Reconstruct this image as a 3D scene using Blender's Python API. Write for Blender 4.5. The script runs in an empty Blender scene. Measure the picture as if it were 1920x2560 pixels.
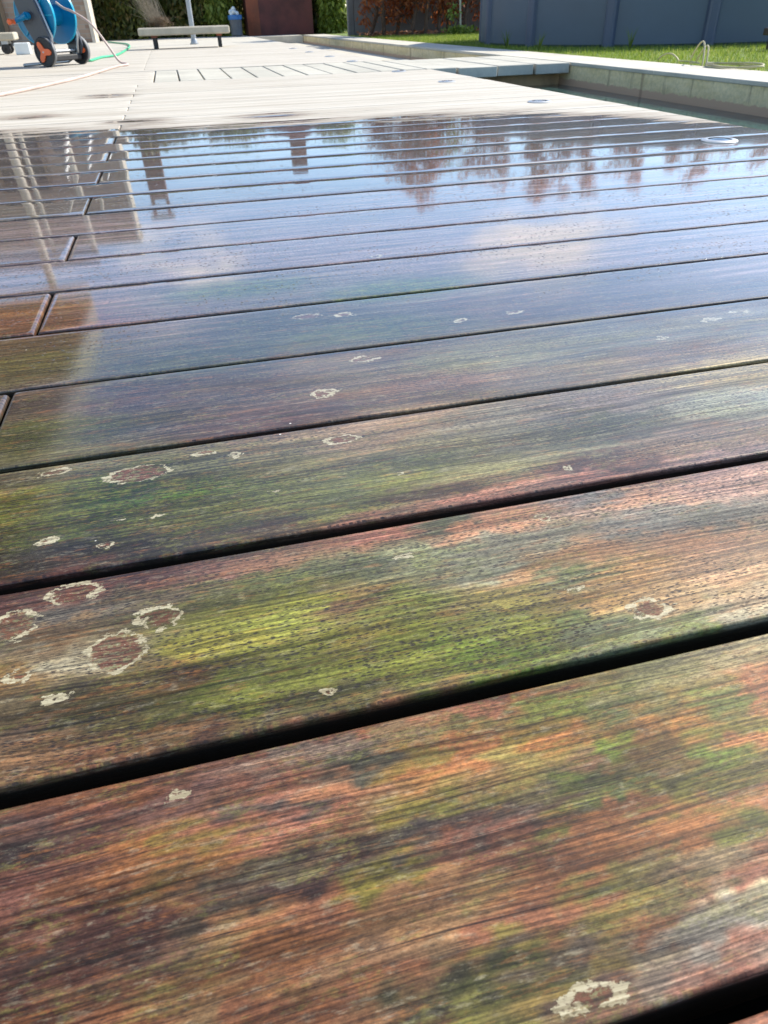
import bpy, math, random
import numpy as np
from mathutils import Vector, Matrix

# ------------------------------------------------------------------ camera / light
CAM_H = 0.27745
YAW, PIT, ROLL, FPX = 0.234423, 0.620679, -0.03156697, 1741.69
scene = bpy.context.scene
COL = scene.collection

def cam_axes():
    f = Vector((math.sin(YAW)*math.cos(PIT), math.cos(YAW)*math.cos(PIT), -math.sin(PIT)))
    r0 = Vector((math.cos(YAW), -math.sin(YAW), 0)); u0 = r0.cross(f)
    r = r0*math.cos(ROLL)+u0*math.sin(ROLL); u = -r0*math.sin(ROLL)+u0*math.cos(ROLL)
    return r, u, f
CR, CU, CF = cam_axes()
def gnd(x, y, z=0.0):
    """point of the horizontal plane z seen at photo pixel (x, y) (1920 x 2560)"""
    d = CR*((x-960)/FPX)-CU*((y-1280)/FPX)+CF
    t = (z-CAM_H)/d.z
    return d.x*t, d.y*t

cd = bpy.data.cameras.new('camera'); cam = bpy.data.objects.new('camera', cd); COL.objects.link(cam)
cam.matrix_world = Matrix(((CR.x, CU.x, -CF.x, 0), (CR.y, CU.y, -CF.y, 0), (CR.z, CU.z, -CF.z, CAM_H), (0, 0, 0, 1)))
cd.sensor_fit = 'VERTICAL'; cd.sensor_height = 36; cd.sensor_width = 27; cd.lens = 36*FPX/2560
cd.clip_start = 0.01; cd.clip_end = 2000
cd.dof.use_dof = True; cd.dof.focus_distance = 0.62; cd.dof.aperture_fstop = 27
scene.camera = cam

SUN_AZ, SUN_EL = math.radians(72), math.radians(40)
w = bpy.data.worlds.new("World"); scene.world = w; w.use_nodes = True
wt = w.node_tree; wn = wt.nodes; wl = wt.links
for n in list(wn): wn.remove(n)
wout = wn.new('ShaderNodeOutputWorld'); bg = wn.new('ShaderNodeBackground')
sky = wn.new('ShaderNodeTexSky'); sky.sky_type = 'NISHITA'; sky.sun_disc = False
sky.sun_elevation = SUN_EL; sky.sun_rotation = SUN_AZ; sky.air_density = 1.0; sky.dust_density = 0.25; sky.ozone_density = 3.4
wl.new(bg.outputs[0], wout.inputs[0])
# soft cumulus wisps laid on the dome by view direction
tc = wn.new('ShaderNodeTexCoord'); sep = wn.new('ShaderNodeSeparateXYZ'); wl.new(tc.outputs['Generated'], sep.inputs[0])
def wm(op, a, b=None, c=None, clamp=False):
    n = wn.new('ShaderNodeMath'); n.operation = op; n.use_clamp = clamp
    for i, v in enumerate((a, b, c)):
        if v is None: continue
        if isinstance(v, (int, float)): n.inputs[i].default_value = v
        else: wl.new(v, n.inputs[i])
    return n.outputs[0]
zc = wm('ADD', wm('MAXIMUM', sep.outputs['Z'], 0.0), 0.12)
cx_, cy_ = wm('DIVIDE', sep.outputs['X'], zc), wm('DIVIDE', sep.outputs['Y'], zc)
cmb = wn.new('ShaderNodeCombineXYZ'); wl.new(cx_, cmb.inputs[0]); wl.new(cy_, cmb.inputs[1])
cn = wn.new('ShaderNodeTexNoise'); cn.inputs['Scale'].default_value = 3.2; cn.inputs['Detail'].default_value = 7; cn.inputs['Roughness'].default_value = 0.6
wl.new(cmb.outputs[0], cn.inputs['Vector'])
def blob(azd, eld, rad):
    a, e = math.radians(azd), math.radians(eld)
    v = (math.sin(a)*math.cos(e), math.cos(a)*math.cos(e), math.sin(e))
    dd = wm('ADD', wm('ADD', wm('POWER', wm('SUBTRACT', sep.outputs['X'], v[0]), 2), wm('POWER', wm('SUBTRACT', sep.outputs['Y'], v[1]), 2)),
            wm('MULTIPLY', wm('POWER', wm('SUBTRACT', sep.outputs['Z'], v[2]), 2), 5.0))
    return wm('SUBTRACT', 1.0, wm('DIVIDE', dd, rad*rad), clamp=True)
bl = wm('ADD', wm('ADD', blob(-2, 14.6, .10), blob(27, 14.6, .15)), wm('ADD', wm('MULTIPLY', blob(20, 32, .5), 0.7), wm('MULTIPLY', blob(55, 45, .5), 1.0)))
bl = wm('ADD', bl, wm('MULTIPLY', blob(8, 52, .6), 0.45))
cov = wm('MULTIPLY', wm('SUBTRACT', wm('ADD', wm('MULTIPLY', bl, 0.30), cn.outputs[0]), 0.60), 4.5, clamp=True)
mixc = wn.new('ShaderNodeMix'); mixc.data_type = 'RGBA'
wl.new(cov, mixc.inputs[0]); wl.new(sky.outputs[0], mixc.inputs[6]); mixc.inputs[7].default_value = (6.2, 6.3, 6.6, 1)
wl.new(mixc.outputs[2], bg.inputs[0]); bg.inputs[1].default_value = 0.155

sl = bpy.data.lights.new('sun', 'SUN'); sun = bpy.data.objects.new('sun', sl); COL.objects.link(sun)
sl.energy = 4.4; sl.angle = math.radians(0.55); sl.color = (1.0, 0.93, 0.81)
sdir = Vector((math.sin(SUN_AZ)*math.cos(SUN_EL), math.cos(SUN_AZ)*math.cos(SUN_EL), math.sin(SUN_EL)))
sun.rotation_euler = sdir.to_track_quat('Z', 'Y').to_euler(); sun.location = sdir*20
scene.view_settings.view_transform = 'Standard'; scene.view_settings.look = 'None'
scene.view_settings.exposure = 0.85; scene.view_settings.gamma = 1.0

RND = random.Random(7)
# ------------------------------------------------------------------ helpers
def mesh_np(name, V, F, mats, smooth=False, attrs=None, fm=None):
    V = np.asarray(V, np.float32); F = np.asarray(F, np.int32)
    me = bpy.data.meshes.new(name)
    n, k = F.shape
    me.vertices.add(len(V)); me.vertices.foreach_set('co', V.ravel())
    me.loops.add(n*k); me.loops.foreach_set('vertex_index', F.ravel())
    me.polygons.add(n); me.polygons.foreach_set('loop_start', np.arange(n, dtype=np.int32)*k)
    me.update(calc_edges=True)
    for m in (mats if isinstance(mats, (list, tuple)) else [mats]): me.materials.append(m)
    if smooth: me.polygons.foreach_set('use_smooth', np.ones(n, bool))
    if fm is not None: me.polygons.foreach_set('material_index', np.asarray(fm, np.int32))
    for an, (ty, d) in (attrs or {}).items():
        a = me.attributes.new(an, ty, 'POINT')
        a.data.foreach_set('color' if ty == 'FLOAT_COLOR' else 'value', np.asarray(d, np.float32).ravel())
    me.validate(); me.update()
    return me

class MB:
    def __init__(s): s.v = []; s.f = []; s.sm = []
    def add(s, vs, fs, smooth=False):
        o = len(s.v); s.v += [tuple(p) for p in vs]
        for f in fs: s.f.append([i+o for i in f]); s.sm.append(smooth)
        return s
    def box(s, x0, x1, y0, y1, z0, z1, M=None, bev=0.0):
        if bev > 0:
            b = bev; vs = []
            xs = (x0, x1); ys = (y0, y1); zs = (z0, z1)
            idx = {}
            for i in (0, 1):
                for j in (0, 1):
                    for k in (0, 1):
                        sx, sy, sz = (1-2*i), (1-2*j), (1-2*k)
                        for a in range(3):
                            p = [xs[i]+sx*b, ys[j]+sy*b, zs[k]+sz*b]; p[a] = (xs[i], ys[j], zs[k])[a]
                            idx[(i, j, k, a)] = len(vs); vs.append(p)
            fs = []
            for i in (0, 1): fs.append([idx[(i, 0, 0, 0)], idx[(i, 1, 0, 0)], idx[(i, 1, 1, 0)], idx[(i, 0, 1, 0)]])
            for j in (0, 1): fs.append([idx[(0, j, 0, 1)], idx[(1, j, 0, 1)], idx[(1, j, 1, 1)], idx[(0, j, 1, 1)]])
            for k in (0, 1): fs.append([idx[(0, 0, k, 2)], idx[(1, 0, k, 2)], idx[(1, 1, k, 2)], idx[(0, 1, k, 2)]])
            for i in (0, 1):
                for j in (0, 1): fs.append([idx[(i, j, 0, 0)], idx[(i, j, 1, 0)], idx[(i, j, 1, 1)], idx[(i, j, 0, 1)]])
                for k in (0, 1): fs.append([idx[(i, 0, k, 0)], idx[(i, 1, k, 0)], idx[(i, 1, k, 2)], idx[(i, 0, k, 2)]])
            for j in (0, 1):
                for k in (0, 1): fs.append([idx[(0, j, k, 1)], idx[(1, j, k, 1)], idx[(1, j, k, 2)], idx[(0, j, k, 2)]])
            for i in (0, 1):
                for j in (0, 1):
                    for k in (0, 1): fs.append([idx[(i, j, k, 0)], idx[(i, j, k, 1)], idx[(i, j, k, 2)]])
        else:
            vs = [(x, y, z) for x in (x0, x1) for y in (y0, y1) for z in (z0, z1)]
            fs = [[0, 1, 3, 2], [4, 6, 7, 5], [0, 4, 5, 1], [2, 3, 7, 6], [0, 2, 6, 4], [1, 5, 7, 3]]
        if M is not None: vs = [M @ Vector(p) for p in vs]
        return s.add(vs, fs)
    def tube(s, pts, r, n=8, cap=True, M=None):
        pts = [Vector(p) for p in pts]
        if M is not None: pts = [M @ p for p in pts]
        rs = r if isinstance(r, (list, tuple)) else [r]*len(pts)
        vs = []; fs = []; prev = None
        for i, p in enumerate(pts):
            t = (pts[min(i+1, len(pts)-1)]-pts[max(i-1, 0)]).normalized()
            if prev is None:
                a = Vector((0, 0, 1)) if abs(t.z) < .9 else Vector((1, 0, 0)); e = t.cross(a).normalized()
            else:
                e = (prev-t*prev.dot(t)).normalized()
            prev = e; g = t.cross(e)
            for j in range(n):
                an = 2*math.pi*j/n; vs.append(p+(e*math.cos(an)+g*math.sin(an))*rs[i])
        for i in range(len(pts)-1):
            for j in range(n): fs.append([i*n+j, i*n+(j+1) % n, (i+1)*n+(j+1) % n, (i+1)*n+j])
        if cap: fs.append(list(range(n))[::-1]); fs.append([(len(pts)-1)*n+j for j in range(n)])
        return s.add(vs, fs, True)
    def lathe(s, prof, n=40, M=None, cap=False):
        """prof = [(r, h)] about local Z"""
        vs = []; fs = []
        for (r, h) in prof:
            for j in range(n):
                a = 2*math.pi*j/n; vs.append(Vector((r*math.cos(a), r*math.sin(a), h)))
        for i in range(len(prof)-1):
            for j in range(n): fs.append([i*n+j, i*n+(j+1) % n, (i+1)*n+(j+1) % n, (i+1)*n+j])
        if cap: fs.append(list(range(n))[::-1]); fs.append([(len(prof)-1)*n+j for j in range(n)])
        if M is not None: vs = [M @ p for p in vs]
        return s.add(vs, fs, True)
    def prism(s, poly, h0, h1, M=None):
        n = len(poly); vs = [Vector((x, y, h0)) for x, y in poly]+[Vector((x, y, h1)) for x, y in poly]
        fs = [list(range(n))[::-1], list(range(n, 2*n))]+[[i, (i+1) % n, n+(i+1) % n, n+i] for i in range(n)]
        if M is not None: vs = [M @ p for p in vs]
        return s.add(vs, fs)
    def build(s, name, mat, parent=None, smooth=None):
        me = bpy.data.meshes.new(name); me.from_pydata([tuple(v) for v in s.v], [], s.f); me.materials.append(mat)
        sm = s.sm if smooth is None else [smooth]*len(s.f)
        me.polygons.foreach_set('use_smooth', sm); me.update()
        import bmesh as _b
        bm = _b.new(); bm.from_mesh(me); _b.ops.recalc_face_normals(bm, faces=bm.faces); bm.to_mesh(me); bm.free()
        if any(sm):
            try: me.set_sharp_from_angle(angle=math.radians(40))
            except Exception: pass
        return link(name, me, parent)

def link(name, me, parent=None):
    o = bpy.data.objects.new(name, me); COL.objects.link(o)
    if parent is not None: o.parent = parent
    return o
def tag(o, label=None, cat=None, group=None, kind=None):
    if label: o['label'] = label
    if cat: o['category'] = cat
    if group: o['group'] = group
    if kind: o['kind'] = kind
    return o
def empty(name, loc=(0, 0, 0), rz=0.0):
    o = bpy.data.objects.new(name, None); o.empty_display_size = 0.05; COL.objects.link(o); o.location = loc; o.rotation_euler = (0, 0, rz); return o

# ------------------------------------------------------------------ materials
class NT:
    def __init__(s, name):
        s.m = bpy.data.materials.new(name); s.m.use_nodes = True; s.t = s.m.node_tree; s.n = s.t.nodes; s.l = s.t.links
        s.b = s.n['Principled BSDF']; s.o = s.n['Material Output']; s._pos = None
    def put(s, sock, v):
        if v is None: return
        if isinstance(v, (int, float)): sock.default_value = v
        elif isinstance(v, (tuple, list)):
            v = tuple(v)
            if len(sock.default_value) == 4 and len(v) == 3: v = v+(1,)
            sock.default_value = v
        else: s.l.new(v, sock)
    def math(s, op, a, b=None, c=None, clamp=False):
        n = s.n.new('ShaderNodeMath'); n.operation = op; n.use_clamp = clamp
        for i, v in enumerate((a, b, c)): s.put(n.inputs[i], v)
        return n.outputs[0]
    def pos(s):
        if s._pos is None: s._pos = s.n.new('ShaderNodeNewGeometry').outputs['Position']
        return s._pos
    def objpos(s): return s.n.new('ShaderNodeTexCoord').outputs['Object']
    def mapv(s, v, sc, off=None):
        n = s.n.new('ShaderNodeMapping'); s.l.new(v, n.inputs[0]); n.inputs['Scale'].default_value = sc
        if off is not None: n.inputs['Location'].default_value = off
        return n.outputs[0]
    def noise(s, v, scale=1, detail=3, rough=.5, dist=0):
        n = s.n.new('ShaderNodeTexNoise'); s.l.new(v, n.inputs['Vector']); n.inputs['Scale'].default_value = scale
        n.inputs['Detail'].default_value = detail; n.inputs['Roughness'].default_value = rough; n.inputs['Distortion'].default_value = dist
        return n.outputs[0]
    def vor(s, v, scale=1, feat='F1', rnd=1.0):
        n = s.n.new('ShaderNodeTexVoronoi'); s.l.new(v, n.inputs['Vector']); n.inputs['Scale'].default_value = scale; n.feature = feat
        n.inputs['Randomness'].default_value = rnd
        return n
    def ramp(s, v, a, b, lo=0.0, hi=1.0, smooth=True):
        n = s.n.new('ShaderNodeMapRange'); n.interpolation_type = 'SMOOTHSTEP' if smooth else 'LINEAR'
        s.put(n.inputs[0], v); n.inputs[1].default_value = a; n.inputs[2].default_value = b; n.inputs[3].default_value = lo; n.inputs[4].default_value = hi
        return n.outputs[0]
    def mix(s, f, a, b, mode='MIX'):
        n = s.n.new('ShaderNodeMix'); n.data_type = 'RGBA'; n.blend_type = mode
        s.put(n.inputs[0], f); s.put(n.inputs[6], a); s.put(n.inputs[7], b); return n.outputs[2]
    def attr(s, name, out='Fac'):
        n = s.n.new('ShaderNodeAttribute'); n.attribute_name = name; return n.outputs[out]
    def bump(s, h, strength=.5, dist=.001, nrm=None):
        n = s.n.new('ShaderNodeBump'); n.inputs['Strength'].default_value = strength; n.inputs['Distance'].default_value = dist
        s.l.new(h, n.inputs['Height'])
        if nrm is not None: s.l.new(nrm, n.inputs['Normal'])
        return n.outputs[0]
    def set(s, **k):
        for a, v in k.items(): s.put(s.b.inputs[a.replace('_', ' ')], v)
        return s.m

def simple(name, col, rough=.5, metal=0.0, var=.25, scale=8, bump=0.0, spec=.5, obj=True, stretch=(1, 1, 1), coat=0.0):
    t = NT(name); v = t.objpos() if obj else t.pos()
    v = t.mapv(v, stretch)
    n = t.noise(v, scale, 5, .6)
    dark = tuple(c*(1-var) for c in col); lite = tuple(min(1, c*(1+var)) for c in col)
    t.set(Base_Color=t.mix(t.ramp(n, .3, .7), dark, lite), Metallic=metal, Roughness=t.ramp(n, .2, .8, max(.02, rough-.08), min(1, rough+.08)))
    t.b.inputs['Specular IOR Level'].default_value = spec; t.b.inputs['Coat Weight'].default_value = coat
    if bump: t.set(Normal=t.bump(t.noise(v, scale*6, 4, .7), .6, bump))
    return t.m

# wet / dry hardwood deck ------------------------------------------------
def make_deck_mat():
    t = NT('hardwood_deck')
    seed = t.attr('seed'); col = t.attr('col', 'Color'); lich = t.attr('lich'); wet = t.attr('wet')
    sp = t.n.new('ShaderNodeSeparateXYZ'); t.l.new(t.pos(), sp.inputs[0]); X, Y, Z = sp.outputs
    cb = t.n.new('ShaderNodeCombineXYZ'); Yz = t.math('SUBTRACT', Y, t.math('MULTIPLY', Z, 1.0)); t.l.new(X, cb.inputs[0]); t.l.new(Yz, cb.inputs[1]); t.l.new(seed, cb.inputs[2])
    P0 = cb.outputs[0]
    # interlocked grain: lines wander slowly across the board
    warp = t.math('MULTIPLY', t.math('SUBTRACT', t.noise(t.mapv(P0, (3, 9, 3)), 1, 2), .5), .030)
    cb2 = t.n.new('ShaderNodeCombineXYZ'); t.l.new(X, cb2.inputs[0]); t.l.new(t.math('ADD', Yz, warp), cb2.inputs[1]); t.l.new(seed, cb2.inputs[2])
    P = cb2.outputs[0]
    fib = t.noise(t.mapv(P, (10, 680, 5)), 1, 5, .62)                     # fibres
    band = t.noise(t.mapv(P, (2.2, 75, 5)), 1, 4, .6)                     # growth bands
    # pores: short dark dashes, in bands
    pv = t.vor(t.mapv(P, (225, 900, 9)), 1)
    prnd = t.n.new('ShaderNodeSeparateColor'); t.l.new(pv.outputs['Color'], prnd.inputs[0])
    pmask = t.ramp(t.noise(t.mapv(P, (5, 45, 7), (3, 1, 2)), 1, 3, .6), .38, .50)
    pore = t.math('MULTIPLY', t.ramp(pv.outputs['Distance'], .22, .46, 1, 0), t.math('GREATER_THAN', prnd.outputs[0], .30))
    pore = t.math('MULTIPLY', pore, t.math('ADD', t.math('MULTIPLY', pmask, t.ramp(Y, .18, .24, .30, 1.0, False)), .06))
    # long dark checks
    crack = t.noise(t.mapv(P, (9, 1100, 5), (5, 2, 8)), 1, 2, .5)
    crack = t.ramp(crack, .66, .74)
    # patchy weathering
    pat = t.noise(t.mapv(P0, (70, 230, 11)), 1, 7, .78)
    pat2 = t.noise(t.mapv(P0, (32, 190, 11), (7, 3, 5)), 1, 7, .78)
    pat3 = t.noise(t.mapv(P0, (46, 300, 11), (1, 9, 5)), 1, 6, .75)
    c = t.mix(1.0, col, t.mix(t.ramp(band, .36, .64), (.62, .60, .60), (1.38, 1.30, 1.25)), 'MULTIPLY')
    c = t.mix(t.math('MULTIPLY', t.ramp(pat2, .54, .60), .50), c, t.mix(.55, c, (.26, .10, .032)))
    c = t.mix(t.math('MULTIPLY', t.ramp(pat3, .55, .62), .62), c, t.mix(.65, c, (.045, .035, .032)))
    c = t.mix(t.math('MULTIPLY', t.ramp(pat, .54, .62), .42), c, t.mix(.6, c, (.26, .24, .17)))
    gsp = t.n.new('ShaderNodeSeparateColor'); t.l.new(col, gsp.inputs[0])
    greenish = t.ramp(t.math('SUBTRACT', gsp.outputs[1], gsp.outputs[0]), -.003, .03)
    moss = t.math('MULTIPLY', greenish, t.ramp(t.noise(t.mapv(P0, (55, 130, 3), (4, 4, 4)), 1, 6, .75), .44, .62))
    c = t.mix(t.math('MULTIPLY', moss, .55), c, (.155, .165, .030))
    speck = t.ramp(t.noise(t.mapv(P0, (150, 330, 5), (8, 2, 6)), 1, 6, .8), .50, .58)
    c = t.mix(t.math('MULTIPLY', t.math('MULTIPLY', speck, greenish), .45), c, (.07, .035, .02))
    film_al = t.math('MULTIPLY', t.ramp(t.noise(t.mapv(P0, (22, 60, 5), (1, 7, 6)), 1, 7, .78), .50, .60), t.ramp(t.noise(t.mapv(P0, (260, 520, 5), (5, 2, 1)), 1, 4, .7), .44, .58))
    c = t.mix(t.math('MULTIPLY', film_al, .38), c, (.13, .13, .035))
    c = t.mix(1.0, c, t.mix(t.ramp(fib, .30, .70), (.40, .40, .42), (1.60, 1.58, 1.55)), 'MULTIPLY')
    ridge = t.math('ABSOLUTE', t.math('SUBTRACT', t.noise(t.mapv(P, (20, 520, 5), (2, 8, 3)), 1, 3, .6), .5))
    line = t.math('MULTIPLY', t.ramp(ridge, .004, .022, 1, 0), t.ramp(t.noise(t.mapv(P0, (28, 90, 4), (6, 1, 2)), 1, 3, .6), .42, .56))
    c = t.mix(t.math('MULTIPLY', line, .60), c, (.022, .017, .016))
    mot = t.noise(t.mapv(P0, (260, 560, 6), (3, 3, 9)), 1, 6, .85)
    c = t.mix(1.0, c, t.mix(t.ramp(mot, .36, .64, smooth=False), (.50, .50, .52), (1.5, 1.48, 1.42)), 'MULTIPLY')
    c = t.mix(t.math('MULTIPLY', t.math('MULTIPLY', pore, t.ramp(Z, -.0011, -.0004)), .85), c, (.022, .018, .018))
    c = t.mix(t.math('MULTIPLY', crack, .65), c, (.02, .016, .016))
    # lichen crusts: pale rims round bare red-brown wood
    ln = t.math('SUBTRACT', t.noise(t.mapv(P0, (190, 260, 3)), 1, 6, .75), .5)
    ln2 = t.math('SUBTRACT', t.noise(t.mapv(P0, (70, 120, 3), (4, 1, 1)), 1, 3, .6), .5)
    ld = t.math('ADD', t.math('ADD', lich, t.math('MULTIPLY', ln, .011)), t.math('MULTIPLY', ln2, .014))
    rimn = t.noise(t.mapv(P0, (90, 120, 3), (2, 2, 2)), 1, 2, .5)
    rw = t.ramp(rimn, .36, .64, -.0003, .0026, False)
    rim = t.ramp(t.math('SUBTRACT', t.math('ABSOLUTE', t.math('ADD', ld, .0008)), rw), 0, .0003, 1, 0)
    ins = t.ramp(ld, -.0034, -.0018, 1, 0)
    inn = t.noise(t.mapv(P0, (120, 260, 3), (9, 9, 9)), 1, 6, .8)
    insc = t.mix(t.ramp(inn, .38, .56), (.028, .015, .012), (.13, .050, .028))
    insc = t.mix(t.ramp(t.noise(t.mapv(P0, (160, 300, 3), (2, 5, 1)), 1, 5, .8), .52, .60), insc, (.17, .16, .075))
    insc = t.mix(t.ramp(inn, .60, .64), insc, (.36, .32, .22))
    c = t.mix(t.math('MULTIPLY', ins, t.ramp(inn, .36, .52, .25, .9)), c, t.mix(1.0, insc, t.mix(t.ramp(fib, .3, .7), (.45, .45, .45), (1.5, 1.5, 1.5)), 'MULTIPLY'))
    rimc = t.mix(t.ramp(fib, .35, .65), (.26, .22, .13), (.50, .45, .30))
    c = t.mix(t.math('MULTIPLY', rim, t.ramp(t.noise(t.mapv(P0, (420, 700, 3)), 1, 3, .6), .34, .48, .15, .85)), c, rimc)
    c = t.mix(t.ramp(Z, -.0062, -.0022, .95, 0), c, (.014, .012, .008))  # board sides near-black below the rounding: gap shade put into the colour
    # tiny pale grit
    gv = t.vor(t.mapv(P0, (90, 130, 9)), 1); gr = t.n.new('ShaderNodeSeparateColor'); t.l.new(gv.outputs['Color'], gr.inputs[0])
    grit = t.math('MULTIPLY', t.math('GREATER_THAN', gr.outputs[1], .990), t.ramp(gv.outputs['Distance'], .06, .10, 1, 0))
    c = t.mix(grit, c, (.75, .72, .62))
    # wet front
    wn_ = t.math('ADD', t.math('MULTIPLY', t.math('SUBTRACT', t.noise(t.mapv(P0, (2.2, 16, 0.02)), 1, 7, .75), .5), 1.15),
                 t.math('MULTIPLY', t.math('SUBTRACT', t.noise(t.mapv(P0, (14, 190, 1)), 1, 3, .6), .5), .10))
    wetf = t.ramp(t.math('ADD', wet, wn_), -.05, .05)
    damp = t.ramp(t.math('ADD', wet, wn_), -.30, .02)
    dband = t.noise(t.mapv(P0, (.7, 30, 4)), 1, 4, .6)
    dry = t.mix(t.ramp(dband, .35, .65), (.44, .405, .335), (.56, .52, .45))
    dry = t.mix(t.math('MULTIPLY', t.ramp(t.noise(t.mapv(t.pos(), (1.1, 5, 1)), 1, 5, .65), .48, .68), .38), dry, (.33, .28, .215))
    dry = t.mix(t.ramp(fib, .3, .7), t.mix(.12, dry, (.1, .09, .08)), dry)
    dry = t.mix(t.math('MULTIPLY', damp, .75), dry, (.20, .155, .115))
    final = t.mix(wetf, dry, c)
    # surface
    h = t.math('SUBTRACT', t.math('ADD', t.math('MULTIPLY', fib, .6), t.math('MULTIPLY', pat, .35)), t.math('ADD', t.math('MULTIPLY', pore, .8), t.math('MULTIPLY', crack, .5)))
    h = t.math('ADD', h, t.math('MULTIPLY', rim, .8))
    nb = t.bump(h, .55, .00045)
    lowf = t.noise(t.mapv(P0, (9, 30, 2)), 1, 3, .55)
    film = t.math('MULTIPLY', wetf, t.ramp(t.math('ADD', Y, t.math('MULTIPLY', t.math('SUBTRACT', lowf, .5), .5)), .22, .66, .10, 1.0, False))
    filmn = t.bump(t.math('ADD', t.noise(t.mapv(P0, (5, 14, .4)), 1, 2, .5), t.math('MULTIPLY', fib, t.ramp(Y, .3, 1.3, .11, .030, False))), .35, .0005)
    dv = t.vor(t.mapv(t.pos(), (170, 170, 1)), 1); dr = t.n.new('ShaderNodeSeparateColor'); t.l.new(dv.outputs['Color'], dr.inputs[0])
    drops = t.math('MULTIPLY', t.math('MULTIPLY', t.ramp(dv.outputs['Distance'], .05, .34, 1, 0), t.math('MULTIPLY', t.math('GREATER_THAN', dr.outputs[2], .80), t.ramp(Y, .6, .9))), t.ramp(t.noise(t.mapv(t.pos(), (5, 9, 1)), 1, 3, .6), .46, .58))
    filmn = t.bump(drops, .7, .0006, filmn)
    t.set(Base_Color=final, Normal=nb, Roughness=t.math('SUBTRACT', .74, t.math('MULTIPLY', wetf, .22)), Coat_Weight=film, Coat_Normal=filmn,
          Coat_Roughness=t.ramp(t.math('SUBTRACT', Y, t.math('MULTIPLY', X, .25)), .25, 1.0, .16, .045))
    t.b.inputs['Coat IOR'].default_value = 1.62
    t.put(t.b.inputs['Specular IOR Level'], t.math('SUBTRACT', .30, t.math('MULTIPLY', wetf, .14)))
    return t.m
M_DECK = make_deck_mat()

def concrete(name, base, stain=(.2, .17, .12), sa=.4, obj=False):
    t = NT(name); v = t.objpos() if obj else t.pos()
    n1 = t.noise(v, 3.0, 6, .65); n2 = t.noise(v, 60, 4, .7); n3 = t.noise(t.mapv(v, (6, 6, 1.2)), 1, 5, .7)
    c = t.mix(t.ramp(n1, .3, .7), tuple(x*.82 for x in base), tuple(x*1.12 for x in base))
    c = t.mix(t.math('MULTIPLY', t.ramp(n2, .35, .7), .22), c, tuple(x*.6 for x in base))
    c = t.mix(t.math('MULTIPLY', t.ramp(n3, .5, .75), sa), c, stain)
    vv = t.vor(v, 150); pit = t.ramp(vv.outputs['Distance'], .05, .2, 1, 0)
    c = t.mix(t.math('MULTIPLY', pit, .3), c, tuple(x*.45 for x in base))
    t.set(Base_Color=c, Roughness=.85, Normal=t.bump(t.math('SUBTRACT', t.math('ADD', n2, t.math('MULTIPLY', n1, .5)), pit), .5, .003))
    return t.m
M_CONC = concrete('weathered_concrete', (.50, .47, .40), (.24, .22, .15), .35)
M_SLAB = concrete('slab_concrete', (.47, .45, .38), (.28, .27, .22), .25)
M_BENCH = concrete('bench_concrete', (.50, .45, .35), (.2, .18, .14), .4)
M_COPE = concrete('coping_concrete', (.54, .50, .41), (.3, .27, .22), .3)

def pond_wall_mat():
    t = NT('pond_wall_concrete'); v = t.pos()
    sp = t.n.new('ShaderNodeSeparateXYZ'); t.l.new(v, sp.inputs[0]); X, Y, Z = sp.outputs
    n1 = t.noise(t.mapv(v, (3, 3, 14)), 1, 6, .7); n2 = t.noise(v, 55, 5, .7); n3 = t.noise(t.mapv(v, (14, 14, 1.6)), 1, 5, .7)
    c = t.mix(t.ramp(n1, .3, .7), (.72, .56, .28), (.88, .71, .42))
    c = t.mix(t.math('MULTIPLY', t.ramp(n2, .35, .7), .3), c, (.28, .27, .18))
    c = t.mix(t.math('MULTIPLY', t.ramp(n3, .54, .68), .65), c, (.34, .23, .14))
    zz = t.math('ADD', Z, t.math('MULTIPLY', t.math('SUBTRACT', n3, .5), .05))
    c = t.mix(t.ramp(zz, -.094, -.088, 1, 0), c, (.62, .40, .25))
    c = t.mix(t.math('MULTIPLY', t.ramp(zz, -.03, -.006, 0, 1), .5), c, (.17, .15, .09))
    jv = t.math('ABSOLUTE', t.math('SUBTRACT', t.math('FRACT', t.math('MULTIPLY', t.math('ADD', Y, t.math('MULTIPLY', t.math('SUBTRACT', n1, .5), .03)), .9)), .5))
    c = t.mix(t.math('MULTIPLY', t.ramp(jv, .004, .018, 1, 0), .5), c, (.25, .14, .08))
    t.set(Base_Color=c, Roughness=.8, Normal=t.bump(n2, .5, .003)); return t.m
M_POND = pond_wall_mat()

def water_mat():
    t = NT('pond_water'); v = t.pos()
    h = t.math('ADD', t.noise(v, 6, 3, .5), t.math('MULTIPLY', t.noise(v, 40, 2, .5), .12))
    t.set(Base_Color=t.mix(t.ramp(t.noise(v, 12, 5, .7), .35, .65), (.020, .055, .055), (.05, .105, .10)), Roughness=.04, Normal=t.bump(h, .3, .004))
    t.b.inputs['IOR'].default_value = 1.33
    return t.m
M_WATER = water_mat()

def soil_mat():
    t = NT('ground_turf'); v = t.pos()
    n = t.noise(v, 9, 6, .7); n2 = t.noise(v, 1.1, 4, .6)
    c = t.mix(t.ramp(n, .3, .7), (.08, .13, .02), (.17, .23, .035)); c = t.mix(t.math('MULTIPLY', t.ramp(n2, .5, .7), .4), c, (.13, .15, .04))
    t.set(Base_Color=c, Roughness=.95, Normal=t.bump(n, .6, .02)); return t.m
M_GROUND = soil_mat()

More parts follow.
